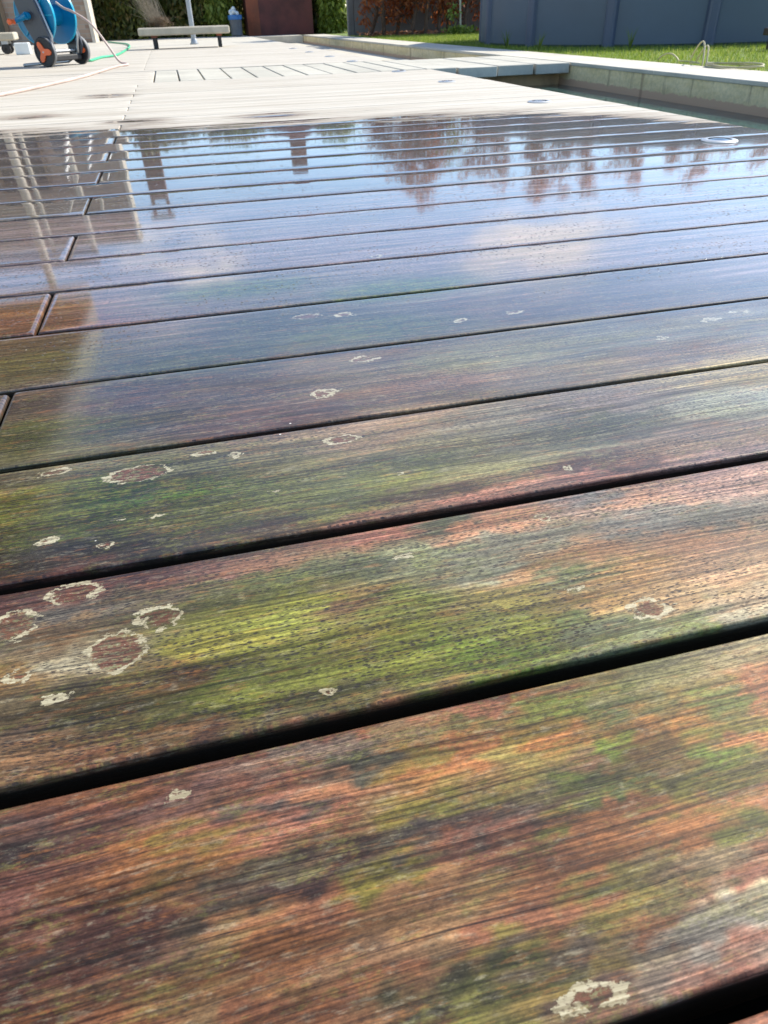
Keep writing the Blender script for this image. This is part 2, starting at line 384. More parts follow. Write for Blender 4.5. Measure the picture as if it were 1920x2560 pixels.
def leafmat(name, c1, c2, c3=None, sc=14, transl=.35):
    t = NT(name); v = t.pos()
    n = t.noise(v, sc, 3, .6); wn2 = t.n.new('ShaderNodeTexWhiteNoise'); t.l.new(t.mapv(v, (30, 30, 30)), wn2.inputs[0])
    rnd = t.attr('rnd')
    c = t.mix(t.ramp(t.math('ADD', t.math('MULTIPLY', n, .5), t.math('MULTIPLY', rnd, .5)), .25, .75), c1, c2)
    if c3 is not None: c = t.mix(t.math('GREATER_THAN', rnd, .86), c, c3)
    t.set(Base_Color=c, Roughness=.55)
    tr = t.n.new('ShaderNodeBsdfTranslucent'); t.put(tr.inputs[0], c)
    mx = t.n.new('ShaderNodeMixShader'); mx.inputs[0].default_value = transl
    t.l.new(t.b.outputs[0], mx.inputs[1]); t.l.new(tr.outputs[0], mx.inputs[2]); t.l.new(mx.outputs[0], t.o.inputs[0])
    return t.m
M_BAMBOO = leafmat('bamboo_leaf', (.045, .065, .012), (.19, .20, .035), (.26, .20, .07))
M_BRIGHT = leafmat('yellow_green_leaf', (.12, .17, .02), (.26, .32, .05))
M_RUSSET = leafmat('russet_leaf', (.30, .080, .026), (.52, .18, .055), (.20, .07, .03), transl=.6)
M_GRASS = leafmat('lawn_blade', (.13, .20, .02), (.30, .38, .05), (.40, .40, .12), transl=.5)
M_LITTER = leafmat('fallen_leaf', (.20, .075, .035), (.42, .20, .11))
M_STRAW = simple('dry_stalk', (.36, .29, .20), .8, var=.35, scale=30)
M_TWIG = simple('dark_twig', (.11, .065, .04), .85, var=.4, scale=20, bump=.002)
M_CANE = simple('bamboo_cane', (.13, .12, .04), .6, var=.4, scale=10)
M_PALEBARK = simple('pale_bark', (.42, .40, .30), .8, var=.2, scale=20)

def brick_mat():
    t = NT('mixed_brick'); v = t.pos()
    sp = t.n.new('ShaderNodeSeparateXYZ'); t.l.new(v, sp.inputs[0])
    cb = t.n.new('ShaderNodeCombineXYZ'); t.l.new(t.math('ADD', sp.outputs[0], sp.outputs[1]), cb.inputs[0]); t.l.new(sp.outputs[2], cb.inputs[1])
    b = t.n.new('ShaderNodeTexBrick'); t.l.new(cb.outputs[0], b.inputs[0]); b.inputs['Scale'].default_value = 1
    b.inputs['Brick Width'].default_value = .21; b.inputs['Row Height'].default_value = .065; b.inputs['Mortar Size'].default_value = .005
    b.inputs['Color1'].default_value = (.38, .28, .21, 1); b.inputs['Color2'].default_value = (.25, .165, .12, 1); b.inputs['Mortar'].default_value = (.30, .28, .24, 1)
    n = t.noise(v, 6, 5, .7)
    c = t.mix(t.math('MULTIPLY', t.ramp(n, .5, .7), .5), b.outputs[0], (.30, .28, .25))
    c = t.mix(t.math('MULTIPLY', t.ramp(t.noise(v, 2.2, 3), .55, .7), .4), c, (.12, .075, .06))
    t.set(Base_Color=c, Roughness=.9, Normal=t.bump(b.outputs['Fac'], -.6, .006)); return t.m
M_BRICK = brick_mat()
M_PALE = simple('pale_stone', (.58, .52, .43), .8, var=.15, scale=6, bump=.002)
M_WHITE = simple('white_paint', (.70, .72, .70), .45, var=.06, scale=3)
M_SOFFIT = simple('soffit_wood', (.17, .11, .065), .6, var=.35, scale=3, stretch=(12, 1, 1))
M_FASCIA = simple('grey_fascia', (.36, .37, .36), .5, var=.08, scale=2)
M_CORTEN = simple('rusted_steel', (.105, .032, .026), .75, var=.35, scale=3, bump=.001)
M_CORTENL = simple('rusted_steel_bright', (.22, .065, .03), .75, var=.3, scale=3, bump=.001)
M_CHIM = simple('brown_brick_chimney', (.20, .075, .045), .85, var=.25, scale=6)
M_BLUEP = simple('blue_plastic', (.0, .175, .36), .32, var=.12, scale=5)
M_BLUEL = simple('pale_blue_plastic', (.01, .34, .52), .3, var=.06, scale=5)
M_GREYP = simple('dark_grey_plastic', (.055, .057, .068), .45, var=.12, scale=9)
M_BLACK = simple('black_rubber', (.018, .018, .02), .6, var=.2, scale=20)
M_TREAD = simple('lit_rubber_tread', (.17, .175, .18), .6, var=.15, scale=20)  # tyre rubber made grey: light on the tread put into its colour
M_ORANGE = simple('orange_plastic', (.75, .13, .03), .35, var=.08, scale=9)
M_METAL = simple('brushed_metal', (.42, .43, .44), .38, .8, var=.08, scale=9)
M_GALV = simple('galvanised_metal', (.36, .38, .40), .45, .5, var=.15, scale=9)
M_HOSEP = simple('faded_pink_hose', (.50, .38, .33), .5, var=.12, scale=9)
M_HOSEG = simple('green_hose', (.05, .42, .22), .45, var=.15, scale=9)
M_HOSEY = simple('pale_yellow_hose', (.48, .41, .22), .45, var=.12, scale=9)
M_POOL = simple('pool_steel_blue', (.075, .102, .135), .55, var=.12, scale=1.2)
M_POOLR = simple('pool_rib_blue', (.055, .075, .12), .45, var=.12, scale=2)
M_POOLT = simple('pool_top_rail', (.20, .22, .26), .4, var=.1, scale=2)
M_BIN = simple('bin_grey', (.12, .13, .14), .5, var=.15, scale=6)
M_BINB = simple('bin_blue', (.03, .16, .42), .4, var=.1, scale=6)
M_BAG = simple('white_bag', (.62, .68, .70), .4, var=.2, scale=18)
M_DARKW = simple('dark_stained_wood', (.05, .03, .022), .6, var=.4, scale=5, stretch=(1, 12, 1))
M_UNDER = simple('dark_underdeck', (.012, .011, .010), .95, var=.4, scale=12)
M_JOIST = simple('wet_joist', (.02, .015, .012), .85, var=.4, scale=12)
M_FENCE = concrete('fence_concrete', (.17, .17, .165), (.09, .09, .085), .5)
M_GLASS = simple('dark_glass', (.02, .025, .03), .08, var=.1, scale=2)
M_CUSH = simple('dark_cover', (.035, .035, .04), .8, var=.2, scale=7)

# ------------------------------------------------------------------ deck data
PITCH = 0.15
def G(k): return PITCH*(0.40667+k)
def lin(c): 
    c = np.asarray(c, float)/255.; return np.where(c <= .04045, c/12.92, ((c+.055)/1.055)**2.4)
CP = """100 2080 125 95 95;250 2000 170 95 70;60 2150 60 55 65;100 2180 140 65 60;400 2000 150 110 110;50 2210 120 80 80;330 2230 120 100 60;250 2250 150 60 45;350 2150 165 90 60;420 2120 140 120 60;100 2290 125 85 80;330 2320 80 45 50;150 2380 60 50 55;50 2350 90 40 40;300 2400 80 60 60;550 2300 75 70 65;450 2370 120 90 80;50 2500 140 50 50;200 2480 110 85 70;350 2450 140 95 75;300 2540 165 100 70;500 2450 140 110 70;550 2520 130 105 80;600 2350 140 115 80;
660 2070 190 110 95;700 2010 90 85 90;820 1985 185 125 95;900 2050 150 125 90;850 2060 130 80 65;1050 2030 140 130 60;1150 2000 120 120 55;700 2180 110 105 90;870 2140 75 50 55;950 2130 90 90 85;1080 2090 85 80 85;1200 2060 110 90 90;1220 2100 150 85 75;680 2230 70 50 60;960 2180 130 125 50;800 2260 160 90 70;1000 2240 165 120 90;1200 2230 160 130 90;700 2290 160 110 80;900 2320 160 120 85;1100 2300 155 120 90;1240 2330 160 90 75;700 2380 170 85 50;850 2400 130 100 80;1000 2400 120 100 80;1250 2390 130 120 60;700 2480 110 80 55;930 2450 150 90 65;1150 2450 70 75 60;1250 2420 60 80 45;1200 2520 140 140 70;1000 2540 150 110 85;660 2540 160 80 60;
1300 2060 90 65 65;1320 1990 130 120 90;1500 1980 75 95 50;1480 2010 80 105 50;1700 1990 140 140 60;1850 2000 180 110 80;1400 2030 120 125 60;1500 2050 170 100 70;1600 2100 185 110 70;1700 2070 190 120 75;1850 2080 110 120 50;1330 2130 150 70 60;1450 2170 170 90 65;1600 2180 140 130 75;1750 2150 160 140 115;1880 2150 150 100 80;1300 2250 170 120 80;1400 2220 180 100 70;1530 2230 120 125 60;1700 2220 110 100 70;1850 2200 170 90 80;1330 2300 160 90 70;1500 2300 130 120 60;1650 2300 160 100 70;1750 2330 160 155 155;1880 2260 205 200 170;1880 2310 195 190 190;1400 2370 120 105 95;1600 2370 140 130 115;1700 2400 150 135 130;1450 2420 150 130 70;1300 2450 110 110 60;1850 2380 190 140 130;1650 2450 170 150 140;1800 2430 180 90 75;1550 2520 150 110 95;1700 2500 170 90 70;1500 2480 100 80 80;
30 1500 110 75 80;150 1470 150 75 60;300 1440 110 80 85;500 1430 140 100 95;620 1410 150 110 95;400 1490 110 100 85;200 1530 110 105 105;500 1480 105 105 75;600 1450 110 115 75;50 1590 130 120 110;150 1580 140 115 90;130 1670 165 160 145;40 1690 130 100 60;300 1700 120 105 70;450 1690 110 85 60;560 1600 150 145 60;620 1560 150 155 70;550 1700 110 120 55;150 1760 100 90 70;300 1780 95 90 65;500 1780 90 95 60;620 1750 120 125 55;60 1830 130 105 90;250 1850 120 95 75;450 1830 145 110 85;600 1800 130 110 75;60 1920 150 115 90;250 1900 150 100 80;500 1870 110 80 70;
700 1450 105 120 90;900 1410 110 120 100;750 1510 150 155 65;900 1480 165 140 90;1000 1460 150 150 110;1200 1430 160 165 150;700 1560 155 165 70;860 1520 120 90 70;950 1500 140 150 80;1050 1520 110 125 65;1200 1510 140 130 80;750 1620 135 140 60;900 1600 150 140 70;1000 1600 130 140 55;1200 1570 130 135 70;700 1700 125 135 60;850 1680 130 140 60;1000 1650 140 150 60;1100 1620 120 145 55;1200 1640 120 150 55;700 1770 110 100 85;850 1740 110 110 70;
1350 1430 190 150 115;1450 1440 110 125 100;1600 1430 200 155 110;1800 1420 205 165 135;1300 1500 160 150 80;1400 1520 140 125 75;1500 1500 190 150 100;1700 1490 180 150 115;1300 1560 140 150 65;1450 1560 110 130 85;1700 1560 140 155 110;1880 1500 190 165 140;1300 1640 110 140 50;1450 1580 120 130 110;1600 1600 140 150 120;1880 1530 170 165 150;
700 1870 180 90 75;900 1810 200 115 90;1200 1770 200 120 100;700 1900 160 140 135;850 1880 150 130 125;1000 1840 170 140 110;1200 1790 120 120 75;700 1960 170 110 95;900 1920 90 95 90;1050 1900 140 120 60;1150 1890 220 110 70;1200 1940 150 120 80;1300 1740 170 80 70;1400 1760 120 140 60;1600 1700 140 140 100;1800 1640 160 150 120;1350 1850 130 120 50;1500 1770 100 115 75;1600 1830 140 100 60;1800 1750 120 140 80;1900 1720 210 120 90;1400 1850 200 120 70;1550 1870 110 140 45;1700 1800 190 130 70;1850 1820 130 150 60;1650 1870 120 90 55;1750 1900 110 140 55;1860 1830 200 110 80;1300 1900 150 140 80;1500 1930 150 110 90;1450 1970 80 110 55;1650 1960 80 85 50;1850 1960 130 130 60;
970 1320 180 120 110;1200 1250 190 130 120;1500 1200 190 130 120;1800 1170 190 150 150;1100 1310 100 110 95;1500 1240 130 130 140;1200 1310 200 140 115;1600 1240 215 165 145;1850 1190 200 160 155;1100 1390 150 160 130;1300 1350 140 140 130;1600 1310 140 140 140;1800 1290 130 130 130;1500 1380 200 150 115;1750 1360 200 150 120;
1000 1060 150 125 105;1200 1050 125 120 110;1500 1010 120 110 115;1850 920 165 150 115;1100 1110 125 120 90;1300 1100 105 105 95;1500 1060 85 90 80;1850 1010 140 145 135;1050 1150 75 85 65;1250 1170 135 135 100;1000 1200 125 130 65;1400 1120 125 125 105;1800 1090 135 115 105;1100 1230 100 80 75;1500 1160 100 75 70;
50 1250 100 105 40;300 1220 50 80 30;450 1230 60 95 35;600 1250 90 100 60;200 1320 70 85 40;500 1320 95 100 50;800 1280 120 125 70;900 1100 130 110 95;700 1150 110 105 75;500 1180 90 90 65;50 1200 90 85 70;100 1400 60 50 45;400 1380 65 60 55;700 1310 80 62 55;900 1230 95 105 70;
100 1000 80 68 66;300 1000 75 60 62;600 980 80 66 60;900 900 90 75 64;1200 900 105 105 78;1500 860 95 95 75;1850 820 110 105 85;700 1050 85 60 58;1100 960 105 80 68;1700 880 110 90 74;100 860 90 72 46;60 900 85 80 40;
600 720 50 75 38;1000 720 45 80 42;900 820 60 75 55;1300 760 80 66 66;500 900 62 66 50;700 800 62 62 50;1500 700 70 62 60;1700 750 80 68 62;50 780 120 78 45;60 820 130 70 45;100 1080 70 75 40"""
cpts = []
for ln_ in CP.replace('\n', '').split(';'):
    q = [float(a) for a in ln_.split()]
    if len(q) == 5: cpts.append((*gnd(q[0], q[1]), *(lin(q[2:5]))))
cpts = np.array(cpts)  # wood and algae tones, with some sun and sky sheen left in the colour
ALB = 0.56
_L = cpts[:, 2:5].mean(axis=1, keepdims=True); cpts[:, 2:5] = (cpts[:, 2:5]*.90+_L*.10)*np.array([.96, .95, .77])
_rt = np.random.RandomState(11).rand(256, 256)
def vnoise(u, v):
    iu = np.floor(u).astype(int); iv = np.floor(v).astype(int); fu = u-iu; fv = v-iv; fu = fu*fu*(3-2*fu); fv = fv*fv*(3-2*fv)
    a = _rt[iu % 256, iv % 256]; b = _rt[(iu+1) % 256, iv % 256]; c = _rt[iu % 256, (iv+1) % 256]; d = _rt[(iu+1) % 256, (iv+1) % 256]
    return (a*(1-fu)+b*fu)*(1-fv)+(c*(1-fu)+d*fu)*fv-.5
def colour_map(x, y):
    out = np.zeros((len(x), 3)); wsum = np.full(len(x), 0.0)
    base = np.array([.105, .080, .078])
    x0_, y0_ = x, y
    x = x0_+.030*vnoise(x0_*16+3, y0_*420)+.024*vnoise(x0_*60, y0_*110+9)+.014*vnoise(x0_*150+5, y0_*260+40)
    y = y0_+.012*vnoise(x0_*60+7, y0_*100+5)+.009*vnoise(x0_*170+17, y0_*300+2)
    for (cx, cy, r, g, b) in cpts:
        sy = .0035+.010*max(cy, 0); sx = sy*2.6
        q = ((x-cx)/sx)**2+((y-cy)/sy)**2
        wv = 1/(q+.22)**2.0
        out += wv[:, None]*np.array([r, g, b])*ALB; wsum += wv
    bw = .00004+0.02*np.clip((y-.7)/.4, 0, 1)
    out += bw[:, None]*base; wsum += bw
    out /= wsum[:, None]
    out[:, 0] = np.minimum(out[:, 0], out[:, 1]*2.35)          # no pure reds in wet hardwood
    lum = out.mean(axis=1, keepdims=True); nf = np.clip((.55-y0_)/.2, 0, 1)[:, None]; out *= (np.clip(lum/.085, .3, 1.6)**.28*.95)*nf+(1-nf)*1.45
    k0 = .10*np.clip((.215-y0_)/.02, 0, 1)[:, None]
    return out*(1-k0)+k0*np.array([.125, .078, .046])
LI = [(293, 1627, 73, 50), (403, 1545, 62, 26), (189, 1483, 66, 24), (38, 1562, 56, 36), (143, 1743, 28, 9), (46, 1690, 34, 16), (447, 1987, 22, 12), (1627, 1520, 48, 23), (1432, 1479, 16, 6),
      (1465, 2492, 75, 46), (341, 1186, 80, 20), (136, 1180, 46, 7), (119, 1352, 22, 6), (379, 1290, 26, 5), (804, 985, 25, 10), (842, 972, 11, 4), (856, 1099, 38, 9), (911, 898, 37, 7),
      (770, 790, 38, 6), (859, 786, 22, 5), (584, 1137, 17, 5), (512, 1131, 20, 5), (266, 1360, 20, 5), (1012, 1391, 24, 6), (1356, 1296, 14, 8), (1776, 800, 20, 5), (1654, 845, 18, 4), (1232, 892, 18, 4),
      (1000, 1185, 12, 4), (690, 1228, 10, 4), (300, 1300, 12, 3), (820, 1730, 10, 4), (1290, 780, 22, 4), (1150, 800, 18, 4), (940, 640, 14, 3), (1850, 780, 16, 4), (1420, 1170, 9, 9)]
LI = [(x, y, hw, hh) for x, y, hw, hh in LI]
lich_w = []
for (x, y, hw, hh) in LI:
    c = gnd(x, y); a = gnd(x-hw, y+hw*.17); b = gnd(x+hw, y-hw*.17); u_ = gnd(x, y-hh); d_ = gnd(x, y+hh)
    lich_w.append((c[0], c[1], max(.002, abs(b[0]-a[0])/2), max(.0012, abs(u_[1]-d_[1])/2)))
def lichen_map(x, y):
    m = np.full(len(x), .05)
    for (cx, cy, rx, ry) in lich_w:
        q = np.sqrt(((x-cx)/rx)**2+((y-cy)/ry)**2)
        m = np.minimum(m, np.clip((q-1)*math.sqrt(rx*ry), -.02, .05))
    return m
WX = [-6, -1.5, -.53, .28, .75, 1.05, 1.25, 1.42, 1.6]; WY = [2.8, 2.76, 2.66, 2.52, 2.46, 2.40, 2.24, 2.01, 1.88]
SPOTS = [(75, 292), (345, 305), (668, 290), (270, 240), (500, 365)]
spw = [gnd(*p) for p in SPOTS]
def wet_map(x, y):
    v = np.interp(x, WX, WY)-y
    for (cx, cy) in spw:
        q = ((x-cx)/.085)**2+((y-cy)/.075)**2
        v = np.maximum(v, .07*(1-q)-.055)
    return np.clip(v, -2, 2)

EDGE_R = .0042
def board_mesh(name, x0, x1, y0, y1, seed, fine=0, zoff=0.0, tilt=0.0, edge=.0036):
    """one plank: rounded top edges, eased ends, subdivided where the stains need it"""
    L = x1-x0
    if fine == 2: vis = (max(x0, -.42), min(x1, 1.15)); dx = .0022; dy = .0014
    elif fine == 1: vis = (max(x0, -.75), min(x1, 1.5)); dx = .008; dy = .006
    else: vis = None; dx = .06; dy = .02
    if vis and vis[1] > vis[0]:
        xs = list(np.arange(x0, vis[0], .08))+list(np.arange(vis[0], vis[1], dx))+list(np.arange(vis[1], x1, .08))+[x1]
    else: xs = list(np.arange(x0, x1, dx))+[x1]
    ends = [x0+e for e in (0, .0008, .002, .0035)]+[x1-e for e in (0, .0008, .002, .0035)]
    xs = np.unique(np.round(np.array([v for v in xs if x0+.006 < v < x1-.006]+ends), 5))
    r = edge; prof = [(y0, -.028), (y0, -r)]
    for a in (15, 30, 45, 60, 75, 90): prof.append((y0+r-r*math.cos(math.radians(a)), -r+r*math.sin(math.radians(a))))
    nn = max(3, int((y1-y0-2*r)/dy))
    for i in range(1, nn): prof.append((y0+r+(y1-y0-2*r)*i/nn, 0))
    for a in (90, 75, 60, 45, 30, 15): prof.append((y1-r+r*math.cos(math.radians(a)), -r+r*math.sin(math.radians(a))))
    prof += [(y1, -r), (y1, -.028)]
    prof = np.array(prof); n, m = len(xs), len(prof)
    e = np.minimum(xs-x0, x1-xs); drop = np.where(e < .0035, .0035-np.sqrt(np.maximum(0, .0035**2-(.0035-e)**2)), 0)
    X = np.repeat(xs, m); Yv = np.tile(prof[:, 0], n); Z = np.tile(prof[:, 1], n)
    ym = (y0+y1)/2
    crown = -.00012*((Yv-ym)/((y1-y0)/2))**2
    side = np.zeros(n*m)
    wob = .0003*np.sin(X*7+seed*3)*(np.abs(Yv-ym) > .05)
    Z2 = np.where(Z > -.027, Z+crown-np.repeat(drop, m)+tilt*(Yv-ym)*.2, Z)+zoff
    Yv2 = Yv+wob
    V = np.c_[X, Yv2, Z2]
    i = np.arange(n-1)[:, None]*m; j = np.arange(m-1)[None, :]
    a = (i+j).ravel(); F = np.c_[a, a+m, a+m+1, a+1]
    capv = []
    for base, flip in ((0, False), ((n-1)*m, True)):
        for q in range(m//2):
            f = [base+q, base+q+1, base+m-2-q, base+m-1-q]
            if q+1 >= m-2-q: break
            capv.append(f[::-1] if flip else f)
    F = np.vstack([F, np.array(capv)])
    at = {'seed': ('FLOAT', np.full(n*m, seed*3.7))}
    if fine: at['col'] = ('FLOAT_COLOR', np.c_[colour_map(X, Yv), np.ones(n*m)]); at['lich'] = ('FLOAT', lichen_map(X, Yv))
    else:
        rr = np.random.RandomState(int(seed*10) % 99991); b = np.array([.095, .070, .064])*(.75+.5*rr.rand())+np.array([0, .012, .003])*rr.rand()
        at['col'] = ('FLOAT_COLOR', np.tile(np.r_[b, 1], (n*m, 1))); at['lich'] = ('FLOAT', np.full(n*m, .05))
    at['wet'] = ('FLOAT', wet_map(X, Yv))
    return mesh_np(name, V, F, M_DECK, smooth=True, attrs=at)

XL, XR = -4.2, 1.5
near = empty('wooden_deck', (0, 1.75, 0))
tag(near, 'hardwood plank deck in the foreground, soaked dark near the camera and bleached dry beyond', 'deck')
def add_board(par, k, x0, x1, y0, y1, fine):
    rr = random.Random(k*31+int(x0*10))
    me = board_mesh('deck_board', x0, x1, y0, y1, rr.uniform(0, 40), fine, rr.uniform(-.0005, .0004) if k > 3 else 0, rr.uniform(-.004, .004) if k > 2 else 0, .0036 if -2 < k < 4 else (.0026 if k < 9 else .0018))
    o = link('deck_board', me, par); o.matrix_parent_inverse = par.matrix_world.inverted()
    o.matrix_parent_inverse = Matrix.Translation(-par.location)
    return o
DG = .0046
JX = -.195
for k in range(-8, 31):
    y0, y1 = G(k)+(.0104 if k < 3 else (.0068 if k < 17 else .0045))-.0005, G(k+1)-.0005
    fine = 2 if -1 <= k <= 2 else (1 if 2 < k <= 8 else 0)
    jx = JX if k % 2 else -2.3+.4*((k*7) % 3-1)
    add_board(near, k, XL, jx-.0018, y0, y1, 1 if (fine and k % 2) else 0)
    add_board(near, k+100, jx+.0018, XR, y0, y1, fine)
for q in range(7):   # filler boards left of the slab row
    y0 = 4.716+q*.1562; add_board(near, 200+q, XL, -.118, y0, y0+.149, 0)
far = empty('wooden_deck', (0, 8.4, 0))
tag(far, 'pale dry plank deck beyond the concrete slab row, under the concrete bench', 'deck')
for q in range(34):
    y0 = 5.862+q*PITCH; jx = JX if q % 2 else -2.5
    add_board(far, 300+q, XL, jx-.0018, y0, y0+PITCH-.004, 0); add_board(far, 400+q, jx+.0018, XR, y0, y0+PITCH-.004, 0)
for par, ya, yb in ((near, -1.1, 5.83), (far, 5.87, 10.95)):
    mb = MB(); x = XL+.1
    while x < XR: mb.box(x, x+.05, ya, yb, -.10, -.0285); x += .45
    mb.box(XR-.055, XR-.015, ya, yb, -.12, -.0285)
    o = mb.build('joist_frame', M_JOIST, par); o.matrix_parent_inverse = Matrix.Translation(-par.location)

# concrete slab row
sx = [-.112, .029, .167, .319, .465, .615, .755, .899, 1.044, 1.19, 1.33, 1.47, 1.67, 1.93, 2.18, 2.418]
ords = ['first', 'second', 'third', 'fourth', 'fifth', 'sixth', 'seventh', 'eighth', 'ninth', 'tenth', 'eleventh', 'twelfth', 'thirteenth', 'fourteenth', 'fifteenth', 'sixteenth', 'seventeenth', 'eighteenth', 'nineteenth', 'twentieth', 'twenty-first', 'twenty-second', 'twenty-third', 'twenty-fourth', 'twenty-fifth', 'twenty-sixth']
for i in range(15):
    a, b = sx[i]+(.004 if i < 11 else .007), sx[i+1]-(.004 if i < 11 else .007)
    mb = MB(); zt = RND.uniform(-.001, .003)
    ya = 4.717+(0.012*((i*5) % 3-1) if i > 10 else 0)
    mb.box(a, b, ya, 5.80+RND.uniform(-.006, .006), zt-.055, zt, bev=.003)
    o = mb.build('paving_slab', M_SLAB)
    if i < 11: lb = 'narrow concrete slab set flush in the deck, %s slab counted from the left end of the row' % ords[i]
    else: lb = 'concrete slab bridging the water channel, %s of the four overhanging slabs counted from the deck' % ords[i-11]
    tag(o, lb, 'slab', 'concrete slabs laid in a row across the deck and channel')

o = MB().box(1.52, 2.418, 4.86, 4.93, -.20, -.058).build('support_beam', simple('brown_beam', (.50, .34, .19), .85, var=.3, scale=6, bump=.002)); tag(o, 'brown support beam under the overhanging slabs above the channel water', 'beam')
# deck lights on the right edge
def deck_light(Y, lb):
    r = empty('deck_light', (1.281, Y, .0))
    m = MB().lathe([(.043, -.001), (.043, .002), (.038, .0045), (.030, .005), (.028, .0045)], 32); m.build('rim', M_METAL, r)
    m = MB().lathe([(.0285, .0035), (.022, .0042), (.010, .006), (.0005, .0065)], 28); m.build('lens', M_GLASS, r)
    tag(r, lb, 'deck light', 'round metal lights set in the deck edge')
for Y, lb in zip((1.669, 2.712, 3.768, 4.636, 5.91, 6.78, 7.8, 8.85),
                 ('round metal deck light nearest the camera, on wet boards', 'round deck light on bleached boards just past the wet patch', 'third nearest round deck light, halfway to the slab row',
                  'round deck light just in front of the concrete slab row', 'round deck light just behind the concrete slab row', 'second round deck light behind the slab row', 'third round deck light behind the slab row', 'farthest round deck light toward the end of the channel')):
    deck_light(Y, lb)

# ------------------------------------------------------------------ ground, lawn, channel
def sheet(name, rects, mat, z, kind='structure'):
    V = []; F = []
    for (x0, x1, y0, y1) in rects:
        o = len(V); V += [(x0, y0, z), (x1, y0, z), (x1, y1, z), (x0, y1, z)]; F.append([o, o+1, o+2, o+3])
    ob = link(name, mesh_np(name, V, F, mat)); tag(ob, kind=kind); return ob
gx0, gx1, gy0, gy1 = -4.6, 2.78, -2.2, 16.2
B = 400
ground = sheet('ground', [(-B, B, gy1, B), (-B, B, -B, gy0), (-B, gx0, gy0, gy1), (gx1, B, gy0, gy1)], M_GROUND, -.014)
mb = MB()
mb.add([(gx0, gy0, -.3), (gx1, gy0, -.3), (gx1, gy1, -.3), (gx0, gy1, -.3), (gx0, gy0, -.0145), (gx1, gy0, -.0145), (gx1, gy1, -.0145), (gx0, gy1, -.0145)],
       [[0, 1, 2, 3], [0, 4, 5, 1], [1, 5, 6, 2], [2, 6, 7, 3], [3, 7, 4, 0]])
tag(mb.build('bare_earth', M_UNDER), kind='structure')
mb = MB().box(-9.5, 1.5, 10.985, 18.2, -.2, -.002); tag(mb.build('terrace', M_CONC), kind='structure')
mb = MB().box(-9.5, XL-.01, -2, 10.98, -.2, -.004); tag(mb.build('patio', M_CONC), kind='structure')
mb = MB().box(1.5, 2.42, -2, 5.7, -.26, -.125); tag(mb.build('water', M_WATER), kind='structure')
mb = MB().box(1.505, 2.42, 5.7, 15.30, -.26, -.119); tag(mb.build('channel_ledge', M_COPE), kind='structure')
tag(MB().box(1.505, 2.42, 15.31, 16.25, -.3, -.006).build('step', M_COPE), kind='structure')
# channel wall: face + coping
cw = empty('channel_wall', (2.6, 3, -.2)); tag(cw, 'long low concrete wall with pale flat top and stained face along the water channel', 'wall')
def pch(o, par): o.matrix_parent_inverse = Matrix.Translation(-par.location); return o
pch(MB().box(2.424, 2.80, -2, 15.3, -.3, -.018).build('wall_face', M_POND, cw), cw)
mb = MB(); y = -2.0
while y < 15.2:
    L = min(1.16, 15.305-y); mb.box(2.420, 2.806, y+.0015, y+L-.0015, -.0175, .001, bev=.003); y += L
pch(mb.build('coping', M_COPE, cw), cw)

# lawn blades (uncountable)
rs = np.random.RandomState(3)
def blades(n, xr, yr, h, wd, z0, reject=None):
    x = rs.uniform(*xr, n); y = rs.uniform(*yr, n)
    if reject is not None:
        kx = reject(x, y); x = x[kx]; y = y[kx]; n = len(x)
    a = rs.uniform(0, 2*math.pi, n); hh = h*rs.uniform(.5, 1.3, n); ww = wd*rs.uniform(.6, 1.3, n)
    la = rs.uniform(0, 2*math.pi, n); ll = hh*rs.uniform(.1, .7, n)
    V = np.empty((n, 3, 3)); V[:, 0] = np.c_[x-ww*np.cos(a), y-ww*np.sin(a), np.full(n, z0)]; V[:, 1] = np.c_[x+ww*np.cos(a), y+ww*np.sin(a), np.full(n, z0)]
    V[:, 2] = np.c_[x+ll*np.cos(la), y+ll*np.sin(la), z0+hh]
    F = np.arange(n*3).reshape(n, 3); return V.reshape(-1, 3), F, np.repeat(rs.rand(n), 3)
V, F, R_ = blades(150000, (2.78, 8.0), (2.0, 13.4), .026, .0022, -.014, lambda x, y: ((x-5.1)**2+(y-7.9)**2 > 1.93**2) & (x/y > .16))
tag(link('lawn_grass', mesh_np('lawn_grass', V, F, M_GRASS, attrs={'rnd': ('FLOAT', R_)})), kind='stuff')

# ------------------------------------------------------------------ foliage
def leaf_cloud(n, pts, size, droop=.5, rs=rs):
    """n leaf quads near given points"""
    c = pts[rs.randint(len(pts), size=n)] if len(pts) != n else pts
    L = size*rs.uniform(.6, 1.4, n); a = rs.uniform(0, 2*math.pi, n); e = -droop*rs.uniform(.2, 1.4, n)
    d = np.c_[np.cos(a)*np.cos(e), np.sin(a)*np.cos(e), np.sin(e)]
    sdv = np.cross(d, rs.normal(size=(n, 3))); sdv /= np.linalg.norm(sdv, axis=1)[:, None]+1e-9
    W = L*.22
    V = np.empty((n, 4, 3)); V[:, 0] = c; V[:, 1] = c+d*L[:, None]*.45+sdv*W[:, None]; V[:, 2] = c+d*L[:, None]; V[:, 3] = c+d*L[:, None]*.45-sdv*W[:, None]
    return V.reshape(-1, 3), np.arange(n*4).reshape(n, 4), np.repeat(rs.rand(n), 4)

